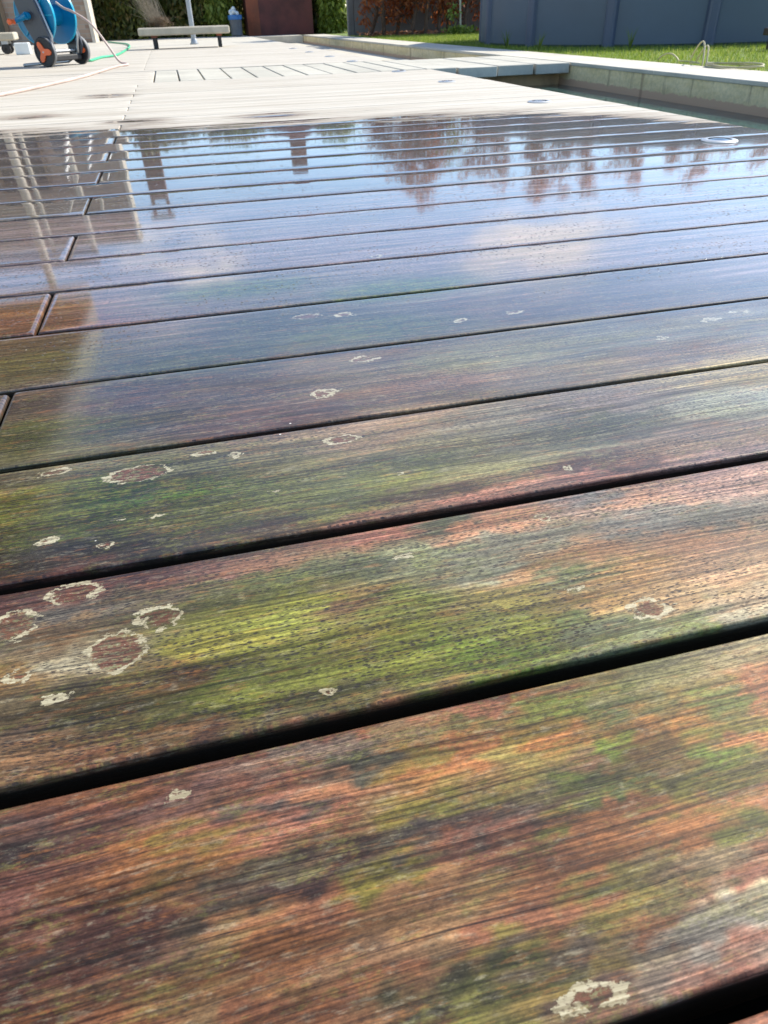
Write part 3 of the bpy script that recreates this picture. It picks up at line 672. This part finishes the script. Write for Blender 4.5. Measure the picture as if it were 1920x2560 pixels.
def bamboo(x, y, h, rad, mat, lb, seed, n=5200, grp='bamboo clumps forming the hedge behind the terrace'):
    r_ = np.random.RandomState(seed); root = empty('bamboo_clump', (x, y, -.01)); tag(root, lb, 'bamboo', grp)
    mb = MB(); cl = []
    for i in range(16):
        a = r_.uniform(0, 6.28); q = rad*math.sqrt(r_.rand()); bx, by = q*math.cos(a), q*math.sin(a)*.6; hh = h*r_.uniform(.75, 1.0); lx, ly = r_.normal(0, .12, 2)
        pts = [(bx+lx*t*t, by+ly*t*t, hh*t) for t in (0, .33, .66, 1)]
        mb.tube(pts, [.009, .008, .006, .003], 5); 
        for t in r_.rand(max(8, n//90)): 
            s_ = .10+.10*r_.rand(); az = r_.uniform(0, 6.28)
            cx, cy, cz = bx+lx*t*t+s_*math.cos(az), by+ly*t*t+s_*math.sin(az), hh*t
            m_ = r_.randint(7, 16); cl.append(np.c_[cx+r_.normal(0, .035, m_), cy+r_.normal(0, .035, m_), cz+r_.normal(0, .09, m_)])
    mb.build('canes', M_CANE, root)
    pts = np.vstack(cl); V, F, R_ = leaf_cloud(len(pts), pts, .11, 1.1, r_)
    V[:, 2] = np.maximum(V[:, 2], .005)
    link('foliage', mesh_np('foliage', V, F, mat, attrs={'rnd': ('FLOAT', R_)}), root)
xs_b = [-2.6, -2.05, -1.5, -1.0, -.5, 0.0, .5, 1.0]
for i, x in enumerate(xs_b):
    bamboo(x, 17.0+.12*((i*3) % 4), 1.72+.12*((i*5) % 3), .38, M_BAMBOO, 'olive green bamboo clump in the hedge, %s clump from the left' % ords[i], 40+i)
bamboo(1.06, 16.75, 1.8, .10, M_BRIGHT, 'slim bright yellow-green bamboo clump left of the blue-rimmed bin', 61, 3000)
bamboo(1.55, 17.7, 1.85, .4, M_BAMBOO, 'dark bamboo clump behind the bin and the rusted steel fireplace', 62)
bamboo(2.95, 16.9, 1.8, .25, M_BAMBOO, 'dark bamboo clump right of the rusted steel fireplace', 63)
bamboo(3.22, 16.4, 1.9, .12, M_BRIGHT, 'bright yellow-green bamboo clump against the end of the grey garden wall', 64, 3600)
bamboo(2.25, 18.2, 1.9, .5, M_BAMBOO, 'tall bamboo clump straight behind the rusted steel fireplace', 65)

def beech(x, y, h, spread, n, lb, seed, low=.35):
    r_ = np.random.RandomState(seed); root = empty('beech_tree', (x, y, -.01)); tag(root, lb, 'tree', 'young russet-leaved beech trees along the grey wall')
    wob = r_.normal(0, .04, (6, 2)).cumsum(0)
    tp = [(wob[i][0]*(i > 0), wob[i][1]*(i > 0), h*i/5) for i in range(6)]
    MB().tube(tp, [.035, .03, .024, .018, .012, .005], 7).build('trunk', M_TWIG, root)
    mb = MB(); tips = []
    nb = 26
    for i in range(nb):
        t = low+(1-low)*(i+.5)/nb*.98; k = t*5; a0 = int(min(4, k)); f = k-a0
        p = np.array(tp[a0])*(1-f)+np.array(tp[a0+1])*f
        az = r_.uniform(0, 6.28); L = spread*(1.1-.6*t)*r_.uniform(.5, 1.2); up = r_.uniform(.5, 1.3)
        q1 = p+np.array([math.cos(az)*L*.5, math.sin(az)*L*.5, L*up*.5]); q2 = p+np.array([math.cos(az)*L*.9, math.sin(az)*L*.9, L*up*1.15])
        mb.tube([p, q1, q2], [.009*(1.2-t), .006*(1.2-t), .002], 4)
        for _ in range(3):
            s = r_.rand(); q3 = q1*(1-s)+q2*s+r_.normal(0, .09, 3)+np.array([0, 0, .12]); mb.tube([q1*(1-s)+q2*s, q3], [.003, .0015], 3); tips.append(q3)
        tips += [q1, q2, (q1+q2)/2]
    mb.build('branches', M_TWIG, root)
    tips = np.array(tips); keep = tips[r_.rand(len(tips)) < .62]
    c = keep[r_.randint(len(keep), size=n)]+r_.normal(0, .055, (n, 3))
    V, F, R_ = leaf_cloud(n, c, .075, .8, r_); V.reshape(-1, 4, 3)
    link('foliage', mesh_np('foliage', V, F, M_RUSSET, attrs={'rnd': ('FLOAT', R_)}), root)
bx_ = [3.12, 3.33, 3.55, 3.74, 3.97, 4.2, 4.42, 4.66, 4.95, 5.45, 6.0, 6.55, 7.1, 7.7, 8.3, 8.95, 9.6, 10.3, 11.1, 12.0]
bh_ = [1.5, 1.7, 2.3, 2.0, 2.5, 1.8, 2.0, 1.7, 2.2, 2.3, 2.6, 2.5, 2.7, 2.4, 2.6, 2.4, 2.7, 2.3, 2.5, 2.3]
bn_ = [900, 900, 1200, 1000, 1300, 800, 700, 600, 1200, 1300, 1900, 1200, 1000, 700, 1000, 1300, 1300, 700, 1000, 900]
for i, (x, h, n) in enumerate(zip(bx_, bh_, bn_)):
    beech(x, 12.95+RND.uniform(-.18, .18), h*.92, .34, int(n*1.35), 'young beech with brown leaves against the grey wall, %s from the left' % ords[i], 80+i, .045)
V, F, R_ = leaf_cloud(2600, np.c_[rs.uniform(3.0, 13, 2600), rs.normal(12.95, .22, 2600), rs.uniform(0.0, .05, 2600)], .07, .2)
V[:, 2] = np.maximum(V[:, 2], -.008)
tag(link('leaf_litter', mesh_np('leaf_litter', V, F, M_LITTER, attrs={'rnd': ('FLOAT', R_)})), kind='stuff')

# grey concrete garden wall behind the beeches
gw = empty('garden_wall', (9, 13.6, -.01)); tag(gw, 'grey concrete panel garden wall behind the row of beeches', 'wall')
for i in range(7):
    x0 = 2.95+i*2.05
    pch(MB().box(x0+.06, x0+1.99, 13.60, 13.66, -.05, 1.15).build('panel', M_FENCE, gw), gw)
    pch(MB().box(x0-.045, x0+.056, 13.59, 13.68, -.05, 1.17, bev=.008).build('post', M_FENCE, gw), gw)
# pale staked sapling on the lawn
sp_ = empty('sapling', (4.35, 12.2, -.01)); tag(sp_, 'thin pale-stemmed sapling with a few green leaves on the lawn before the beeches', 'sapling')
MB().tube([(0, 0, 0), (-.02, 0, .4), (-.09, .0, 1.0), (-.13, .02, 1.9)], [.016, .014, .011, .006], 7).build('trunk', M_PALEBARK, sp_)
pp = np.vstack([np.c_[rs.normal(-.12, .05, 60), rs.normal(0, .05, 60), rs.uniform(.2, .42, 60)], np.c_[rs.normal(-.1, .12, 120), rs.normal(0, .1, 120), rs.uniform(1.2, 1.9, 120)]])
V, F, R_ = leaf_cloud(len(pp), pp, .07, .7); link('foliage', mesh_np('foliage', V, F, M_BRIGHT, attrs={'rnd': ('FLOAT', R_)}), sp_)
pp = np.c_[rs.normal(0, .10, 700), rs.normal(0, .09, 700), np.abs(rs.normal(0, .035, 700))]
V, F, R_ = leaf_cloud(700, pp, .06, -.8); link('foliage', mesh_np('foliage', V, F, M_BRIGHT, attrs={'rnd': ('FLOAT', R_)}), sp_)
# grass tufts by the pool
for (x, y, lb) in ((2.98, 7.1, 'tuft of long grass blades by the left side of the pool'), (2.93, 6.3, 'tuft of tall grass on the lawn edge by the coping'), (3.55, 5.95, 'tuft of long grass in front of the second visible pool rib')):
    o = empty('grass_tuft', (x, y, -.014)); tag(o, lb, 'grass tuft', 'long grass tufts near the pool'); mb = MB()
    for _ in range(16):
        a = RND.uniform(0, 6.28); h = RND.uniform(.07, .17); s = RND.uniform(.01, .07); wv = .003
        mb.add([(-wv, 0, 0), (wv, 0, 0), (math.cos(a)*s*.4+wv*.8, math.sin(a)*s*.4, h*.6), (math.cos(a)*s*.4-wv*.8, math.sin(a)*s*.4, h*.6), (math.cos(a)*s, math.sin(a)*s, h)], [[0, 1, 2, 3], [3, 2, 4]])
    me_o = mb.build('blades', M_CANE, o); me_o.data.materials[0] = M_STRAW if False else M_BRIGHT

# ------------------------------------------------------------------ above-ground pool
pool = empty('swimming_pool', (5.1, 7.9, -.012)); tag(pool, 'round blue-grey above-ground pool with upright ribs on the lawn', 'pool')
PR, PH = 1.93, .74
MB().lathe([(PR-.02, .0), (PR, .02), (PR, PH), (PR-.03, PH), (PR-.03, .05)], 120).build('pool_wall', M_POOL, pool)
MB().lathe([(PR-.09, PH-.002), (PR-.09, PH+.03), (PR+.06, PH+.03), (PR+.06, PH-.004), (PR-.09, PH-.004)], 120).build('top_rail', M_POOLT, pool)
for i in range(15):
    a = math.radians(151.5+24.5*i*360/367.5); M = Matrix.Rotation(a, 4, 'Z')
    mb = MB(); mb.prism([(PR-.004, -.055), (PR+.028, -.040), (PR+.036, -.022), (PR+.036, .022), (PR+.028, .040), (PR-.004, .055)], 0.0, PH-.006, M)
    mb.build('rib', M_POOLR, pool)
MB().lathe([(0.001, PH-.12), (PR-.035, PH-.12)], 60).build('pool_water', M_WATER, pool)

# ------------------------------------------------------------------ hose coil on the lawn edge
def arc(p0, p1, h, n=12, sag=(0, 0)):
    p0, p1 = Vector(p0), Vector(p1); out = []
    for i in range(n+1):
        t = i/n; p = p0.lerp(p1, t); s = math.sin(math.pi*t); out.append(p+Vector((sag[0]*s, sag[1]*s, h*s**.8)))
    return out
mb = MB(); z = .004
mb.tube(arc((2.90, 4.52, z), (2.92, 4.33, z), .035)+[Vector((2.93, 4.2, z)), Vector((2.90, 4.1, z))]+arc((2.86, 4.14, z), (2.80, 3.93, z), .105, 14, (.02, 0)), .0045, 6)
mb.tube(arc((2.89, 4.12, z), (2.83, 3.94, z), .085, 12, (.02, 0)), .0045, 6)
cpts_ = []
for i in range(70):
    a = i/70*math.pi*5; cpts_.append((2.84+.10*math.cos(a)*(1-.04*i/70), 3.72+.19*math.sin(a), .006+.012*i/70+.004*math.sin(a*1.7)))
mb.tube(cpts_, .0048, 6)
tag(mb.build('garden_hose', M_HOSEY), 'pale yellow hose looped and coiled on the coping beside the lawn', 'hose')

# dark wooden block at the right edge
wb = empty('wooden_stool', (4.30, 5.08, -.01)); tag(wb, 'dark brown wooden stool on the lawn, cut by the right edge', 'stool')
MB().box(-.12, .3, -.16, .16, .09, .135, bev=.006).build('seat', M_DARKW, wb)
for sx_ in (-.06, .24):
    for sy_ in (-.12, .12): MB().box(sx_-.02, sx_+.02, sy_-.02, sy_+.02, 0, .089, bev=.003).build('leg', M_DARKW, wb)

# ------------------------------------------------------------------ corten fireplace, bin, pole, chimney
cf = empty('garden_fireplace', (2.15, 16.6, -.01)); tag(cf, 'dark rusted steel garden fireplace standing at the far end of the channel', 'fireplace')
mb = MB(); mb.prism([(-.60, -.2), (-.38, -.30), (.64, -.30), (.64, .5), (-.60, .5)], 0, 1.5); mb.build('firebox', M_CORTEN, cf)
mb = MB(); mb.add([(-.606, -.203, .0), (-.384, -.3045, .0), (-.384, -.3045, 1.5), (-.606, -.203, 1.5), (-.60, -.19, 0), (-.38, -.295, 0), (-.38, -.295, 1.5), (-.60, -.19, 1.5)],
                  [[0, 1, 2, 3], [4, 7, 6, 5], [0, 4, 5, 1], [3, 2, 6, 7], [0, 3, 7, 4], [1, 5, 6, 2]]); mb.build('side_plate', M_CORTENL, cf)
mb = MB(); mb.add([(-.62, -.31, 1.5), (.66, -.31, 1.5), (.66, .52, 1.5), (-.62, .52, 1.5), (.03, -.05, 1.85), (.37, -.05, 1.85), (.37, .29, 1.85), (.03, .29, 1.85)],
                  [[0, 3, 2, 1], [0, 1, 5, 4], [1, 2, 6, 5], [2, 3, 7, 6], [3, 0, 4, 7], [4, 5, 6, 7]]); mb.build('hood', M_CORTEN, cf)
MB().box(.05, .35, -.03, .27, 1.85, 2.5).build('flue', M_CORTENL, cf)

bn = empty('litter_bin', (1.30, 16.2, 0)); tag(bn, 'small grey bin with a blue rim and rubbish showing, by the rusted steel fireplace', 'bin')
MB().lathe([(.085, 0), (.105, .02), (.115, .26), (.105, .26), (.09, .03)], 24, cap=False).build('body', M_BIN, bn)
MB().lathe([(.112, .255), (.128, .26), (.132, .32), (.120, .33), (.108, .32), (.108, .255)], 24).build('rim', M_BINB, bn)
mb = MB(); 
for i in range(7):
    a = i*.9; mb.lathe([(.002, -.03), (.035, -.01), (.045, .02), (.02, .06), (.002, .07)], 7, Matrix.Translation((.06*math.cos(a)-.05*(i < 3), .05*math.sin(a), .34+.02*(i % 3)+.05*(i == 1)))@Matrix.Rotation(a, 4, 'X'))
mb.build('rubbish_bag', M_BAG, bn)

pl = empty('parasol_pole', (.36, 12.0, 0)); tag(pl, 'plain grey metal pole standing behind the concrete bench', 'pole')
MB().tube([(0, 0, .03), (0, 0, .95)], .033, 16).build('shaft', M_GALV, pl)
MB().lathe([(.001, 0), (.06, 0), (.06, .012), (.045, .015), (.042, .05), (.001, .12)], 24).build('base', M_GALV, pl)

ch = empty('chimney_tower', (-.95, 22.2, -.01)); tag(ch, 'slim brown brick chimney with an open top under a cap, rising beyond the bamboo', 'chimney')
MB().box(-.24, .24, -.24, .24, 0, 3.85, bev=.01).build('stack', M_CHIM, ch)
for sx_ in (-.2, .2):
    for sy_ in (-.2, .2): MB().box(sx_-.04, sx_+.04, sy_-.04, sy_+.04, 3.851, 4.22).build('cap_post', M_CHIM, ch)
MB().box(-.33, .33, -.33, .33, 4.222, 4.30, bev=.01).build('cap', M_FASCIA, ch)

# ------------------------------------------------------------------ house on the left
hs = empty('brick_house', (-4.5, 15.4, 0)); tag(hs, 'brown brick house on the left with a pale corner strip and flat roof', 'house')
H = 3.25
pch(MB().box(-9.5, -1.262, 15.4, 16.2, -.05, H).build('wall', M_BRICK, hs), hs)
pch(MB().box(-1.258, -1.20, 15.38, 16.2, -.05, H).build('corner_strip', M_PALE, hs), hs)
pch(MB().box(-9.6, -1.17, 15.34, 16.3, H+.002, H+.09).build('roof', M_PALE, hs), hs)
for (x0, x1, z0, z1) in ((-3.35, -2.6, .05, 2.15), (-5.3, -4.0, .05, 2.2)):
    f = MB()
    f.box(x0-.06, x0, 15.33, 15.397, z0, z1); f.box(x1, x1+.06, 15.33, 15.397, z0, z1); f.box(x0-.06, x1+.06, 15.33, 15.397, z1+.001, z1+.06); f.box((x0+x1)/2-.025, (x0+x1)/2+.025, 15.34, 15.397, z0, z1)
    fr = pch(f.build('window', M_SOFFIT, hs), hs)
    g_ = MB().box(x0, x1, 15.36, 15.394, z0, z1).build('pane', M_GLASS, fr)
cp = empty('veranda', (-3.5, 8, 0)); tag(cp, 'veranda on the left with pale posts, wooden soffit and grey fascia', 'veranda')
pch(MB().box(-7.5, -1.72, 2.0, 10.6, 2.99, 3.04).build('soffit', M_SOFFIT, cp), cp)
pch(MB().box(-1.715, -1.66, 1.95, 10.62, 2.97, 3.42).build('fascia', M_FASCIA, cp), cp)
pch(MB().box(-7.5, -1.66, 10.625, 10.70, 2.80, 3.42).build('end_beam', M_PALE, cp), cp)
pch(MB().box(-7.5, -1.72, 2.0, 10.6, 3.06, 3.40).build('roof', M_FASCIA, cp), cp)
for Y in (10.45, 13.2, 6.2)[:2]:
    if Y < 11: pch(MB().tube([(-2.08, Y, 0), (-2.08, Y, 2.988)], .055, 16).build('post', M_PALE, cp), cp)
    else: pch(MB().tube([(-1.80, Y, 0), (-1.80, Y, 2.90)], .05, 16).build('post', M_PALE, cp), cp)
pch(MB().box(-7.5, -1.75, 13.1, 13.3, 2.902, 3.0).build('cross_beam', M_SOFFIT, cp), cp)
pch(MB().tube([(-2.45, 13.2, 0), (-2.45, 13.2, 2.90)], .035, 12).build('post', M_PALE, cp), cp)

# ------------------------------------------------------------------ concrete benches
def bench(loc, rz, lb, L=1.06, castor=False, z0=.135, th=.078, W=.42):
    r = empty('concrete_bench', loc, rz); tag(r, lb, 'bench', 'low concrete benches on the far deck')
    MB().box(-L/2, L/2, -W/2, W/2, z0, z0+th, bev=.012).build('seat', M_BENCH, r)
    for sx_ in (-L/2+.17, L/2-.13):
        for sy_ in (-W/2+.07, W/2-.07):
            if castor:
                leg = MB().box(sx_-.035, sx_+.035, sy_-.03, sy_+.03, z0-.035, z0-.001).build('castor_bracket', M_GALV, r)
                mb = MB(); mb.lathe([(.012, -.018), (.048, -.018), (.052, -.01), (.052, .01), (.048, .018), (.012, .018)], 20, Matrix.Translation((sx_, sy_, .053))@Matrix.Rotation(math.pi/2, 4, 'X')); mb.build('castor_wheel', M_BLACK, leg)
            else:
                mb = MB(); mb.box(sx_-.02, sx_+.02, sy_-.02, sy_+.02, .0, z0-.022, bev=.003); leg = mb.build('leg', M_BLACK, r)
                MB().box(sx_-.03, sx_+.03, sy_-.03, sy_+.03, z0-.021, z0-.001).build('leg_plate', M_CORTENL, leg)
    return r
bench((.22, 10.46, .0), -.04, 'low concrete bench on short black legs beside the grey pole', 1.06)
bench((-2.35, 10.75, .0), .05, 'low concrete bench on castors behind the hose cart', 1.25, True)
# white block beside it and the dark covered box on it
wk = MB().box(-.08, .08, -.06, .06, 0, .115, bev=.008); o = wk.build('storage_box', M_WHITE); o.location = (-1.62, 10.35, .0); tag(o, 'small white box on the deck behind the hose cart wheel', 'box')
pb = empty('planter_box', (-2.5, 10.75, .215)); tag(pb, 'dark grey planter box standing on the concrete bench at the left edge', 'planter')
mb = MB(); mb.add([(-.35, -.16, 0), (.32, -.16, 0), (.32, .16, 0), (-.35, .16, 0), (-.40, -.19, .42), (.38, -.19, .42), (.38, .19, .42), (-.40, .19, .42)], [[0, 3, 2, 1], [0, 1, 5, 4], [1, 2, 6, 5], [2, 3, 7, 6], [3, 0, 4, 7], [4, 5, 6, 7]]); mb.build('box', M_CUSH, pb)
MB().box(-.42, .40, -.21, .21, .421, .45, bev=.005).build('rim', M_GREYP, pb)

# dry grass clump on the bench
dg = empty('dried_grass_clump', (-.06, 10.44, .214)); tag(dg, 'uprooted clump of dry brown grass lying on the concrete bench', 'dried plant')
mb = MB(); r_ = random.Random(5)
for i in range(1500):
    a = r_.uniform(0, 6.28); el = r_.uniform(.0, .9); L = r_.uniform(.06, .14); b = Vector((r_.gauss(0, .055), r_.gauss(0, .045), r_.uniform(.0, .09)))
    d = Vector((math.cos(a)*math.cos(el), math.sin(a)*math.cos(el), math.sin(el)*.55)); e = b+d*L; e.z = max(.004, e.z-.02*r_.random())
    p = d.cross(Vector((0, 0, 1))).normalized()*.0016
    mb.add([b-p, b+p, e], [[0, 1, 2]])
mb.build('root_ball', simple('brown_roots', (.30, .22, .15), .9, var=.4, scale=30), dg)
mb = MB()
for i in range(150):
    a = r_.gauss(2.6, .5); L = r_.uniform(.25, .55); b = Vector((r_.gauss(-.01, .04), r_.gauss(0, .03), .05)); el = r_.gauss(1.0, .25)
    d = Vector((math.cos(a)*math.cos(el), math.sin(a)*math.cos(el)*.6, math.sin(el))); e = b+d*L; p = d.cross(Vector((0, 1, 0))).normalized()*.0022
    mb.add([b-p, b+p, e], [[0, 1, 2]])
mb.build('stalks', M_STRAW, dg)

# ------------------------------------------------------------------ hose cart
A_ = Vector((.59, .807, 0)).normalized()      # axle, near wheel -> far wheel
B_ = Vector((A_.y, -A_.x, 0))
mid = (Vector((-.936, 7.01, 0))+Vector((-.723, 7.335, 0)))/2
cart = empty('hose_cart', mid, math.atan2(A_.y, A_.x))     # local x = axle, local y = -B
tag(cart, 'blue and dark grey hose reel cart with orange-spoked wheels on the dry deck', 'hose cart')
RX = Matrix.Rotation(math.pi/2, 4, 'Y')       # lathe axis z -> x
def AX(x, y, z): return Matrix.Translation((x, y, z))@RX
WH, TW = .1, .19
for s in (-1, 1):
    M = AX(s*TW, 0, WH)
    hub = MB().lathe([(.004, -.012), (.078, -.016), (.080, .016), (.004, .012)], 40, M).build('wheel', M_BLACK, cart)
    MB().lathe([(.079, -.019), (.094, -.019), (.099, -.013), (.099, .013), (.094, .019), (.079, .019)], 48, M).build('tyre', M_BLACK, hub)
    MB().lathe([(.0992, -.012), (.1005, -.010), (.1005, .010), (.0992, .012)], 48, M).build('tread', M_TREAD, hub)
    # three lobed orange cover
    poly = []
    for i in range(72):
        a = 2*math.pi*i/72; q = math.cos(3*(a-math.pi/6)); rr = .042+.034*q if q > 0 else .042+.016*q
        poly.append((rr*math.cos(a), rr*math.sin(a)))
    for face in (-1, 1):
        Mx = Matrix.Translation((s*TW+face*.0185, 0, WH))@RX
        h0, h1 = (-.006, .003)
        MB().prism(poly, h0, h1, Mx).build('hub_cover', M_ORANGE, hub)
        MB().lathe([(.001, -.007), (.007, -.007), (.007, .007), (.001, .007)], 14, Mx).build('hub_cap', M_METAL, hub)
MB().tube([(-TW, 0, WH), (TW, 0, WH)], .012, 14).build('axle', M_METAL, cart)
MB().box(-.155, .155, -.045, .045, .035, .075, bev=.008).build('base_crosspiece', M_BLACK, cart)
DC = (.0, .085, .335)                           # drum centre
for s in (-1, 1):
    M = AX(s*.115, DC[1], DC[2])
    fl = MB().lathe([(.02, -.004), (.07, -.006), (.12, -.002), (.185, -.005), (.185, .005), (.12, .002), (.07, .006), (.02, .004)], 64, M).build('drum_flange', M_BLUEP, cart)
    MB().lathe([(.1855, -.008), (.193, -.008), (.193, .008), (.1855, .008)], 64, M).build('flange_rim', M_BLUEL, fl)
    mb = MB()
    for i in range(8):
        a = i*math.pi/4; Mr = Matrix.Translation((s*.115, DC[1], DC[2]))@Matrix.Rotation(a, 4, 'X'); mb.box(s*.0055 if s > 0 else -.0115, .0115 if s > 0 else -.0055, -.004, .004, .06, .18, Mr)
    mb.build('flange_spoke', M_BLUEL, fl)
MB().lathe([(.07, -.11), (.07, .11)], 40, AX(*DC)).build('drum', M_BLUEP, cart)
# dark grey side frames (local y = -B, so the rear/left side is +y)
frame_poly = [(-.045, .075), (.035, .06), (.085, .14), (.15, .26), (.185, .36), (.215, .50), (.20, .62), (.10, .62), (.03, .50), (-.02, .34), (-.06, .20), (-.075, .13)]
for s in (-1, 1):
    M = Matrix(((0, 0, 1, 0), (1, 0, 0, 0), (0, 1, 0, 0), (0, 0, 0, 1)))   # (py,pz,h) -> (h,py,pz)
    x0, x1 = (s*.165-.011, s*.165+.011)
    sf = MB().prism(frame_poly, x0, x1, M).build('side_frame', M_GREYP, cart)
    bv = sf.modifiers.new('bevel', 'BEVEL'); bv.width = .005; bv.segments = 2
    MB().lathe([(.001, -.014), (.04, -.014), (.045, .0), (.04, .014), (.001, .014)], 28, AX(s*.165, DC[1], DC[2])).build('bearing_cap', M_GREYP, cart)
    MB().tube([(s*.165, -.02, .17), (s*.165, -.035, .175)], .02, 14).build('socket', M_BLUEP, cart)
    # tubes: foot and handle
    MB().tube([(s*.142, .30, .012), (s*.142, .10, .022), (s*.142, -.02, .07), (s*.142, -.055, .2), (s*.142, .0, .4), (s*.142, .10, .62), (s*.142, .17, .8)], .011, 12).build('frame_tube', M_METAL, cart)
MB().tube([(-.142, .30, .012), (-.10, .325, .012), (.10, .325, .012), (.142, .30, .012)], .011, 12).build('foot_bar', M_METAL, cart)
MB().tube([(-.142, .17, .8), (-.10, .185, .83), (.10, .185, .83), (.142, .17, .8)], .013, 12).build('handle', M_GREYP, cart)
# crank
mb = MB(); mb.tube([(-.185, DC[1], DC[2]), (-.215, DC[1], DC[2])], .026, 20)
mb.tube([(-.212, DC[1]-.01, DC[2]+.003), (-.214, DC[1]+.06, DC[2]-.018), (-.216, DC[1]+.115, DC[2]-.034)], [.022, .020, .017], 14)
cr = mb.build('crank_arm', M_BLUEP, cart)
mb = MB(); mb.lathe([(.001, 0), (.014, .0), (.019, .012), (.014, .024), (.020, .045), (.021, .06), (.012, .07), (.001, .071)], 24, Matrix.Translation((-.218, DC[1]+.115, DC[2]-.034))@Matrix.Rotation(-math.pi/2, 4, 'Y')); mb.build('crank_knob', M_ORANGE, cr)
# lettering on the near frame
fc = bpy.data.curves.new('lettering', 'FONT'); fc.body = 'GARDENA'; fc.size = .030; fc.extrude = .0008; fc.align_x = 'CENTER'
to = bpy.data.objects.new('lettering_tmp', fc); COL.objects.link(to); bpy.context.view_layer.update()
lm = bpy.data.meshes.new_from_object(to.evaluated_get(bpy.context.evaluated_depsgraph_get())); bpy.data.objects.remove(to)
lm.materials.clear(); lm.materials.append(M_WHITE); lo = link('lettering', lm, cart)
lo.matrix_local = Matrix(((0, 0, -1, -.1775), (-1, 0, 0, .135), (0, 1, 0, .455), (0, 0, 0, 1)))

# hoses on the deck
def spline(pts, n=10):
    pts = [Vector(p) for p in pts]; out = []
    P_ = [pts[0]]+pts+[pts[-1]]
    for i in range(1, len(P_)-2):
        for j in range(n):
            t = j/n; a, b, c, d = P_[i-1], P_[i], P_[i+1], P_[i+2]
            out.append(.5*((2*b)+(-a+c)*t+(2*a-5*b+4*c-d)*t*t+(-a+3*b-3*c+d)*t**3))
    out.append(pts[-1]); return out
hb = gnd(316, 163); h1_ = gnd(205, 192, .008); h2_ = gnd(110, 214, .008); h3_ = gnd(0, 237, .008); h4_ = gnd(-160, 262, .008)
o = MB().tube(spline([(-.79, 7.13, .415), (-.74, 7.10, .378), (-.66, 7.03, .345), (-.545, 6.93, .265), (-.455, 6.87, .13), (-.395, 6.84, .03), (hb[0], hb[1]+.02, .009),
                  (hb[0]+.012, hb[1]-.12, .008), (hb[0]-.06, hb[1]-.35, .008), (h1_[0], h1_[1], .008), (h2_[0], h2_[1], .008), (h3_[0], h3_[1], .008), (h4_[0], h4_[1], .008)]), .0085, 10).build('garden_hose', M_HOSEP)
tag(o, 'faded pink hose arching from the reel and running left across the deck', 'hose')
gp = [gnd(215, 150, .01), gnd(228, 151, .01), gnd(255, 143, .01), gnd(290, 138, .01), gnd(312, 127, .01), gnd(324, 116, .01), gnd(316, 110, .01), gnd(290, 107, .01), gnd(270, 105, .01)]
o = MB().tube(spline([(x, y, .011) for x, y in gp]), .010, 10).build('garden_hose', M_HOSEG)
tag(o, 'bright green hose curving over the deck right of the hose cart', 'hose')
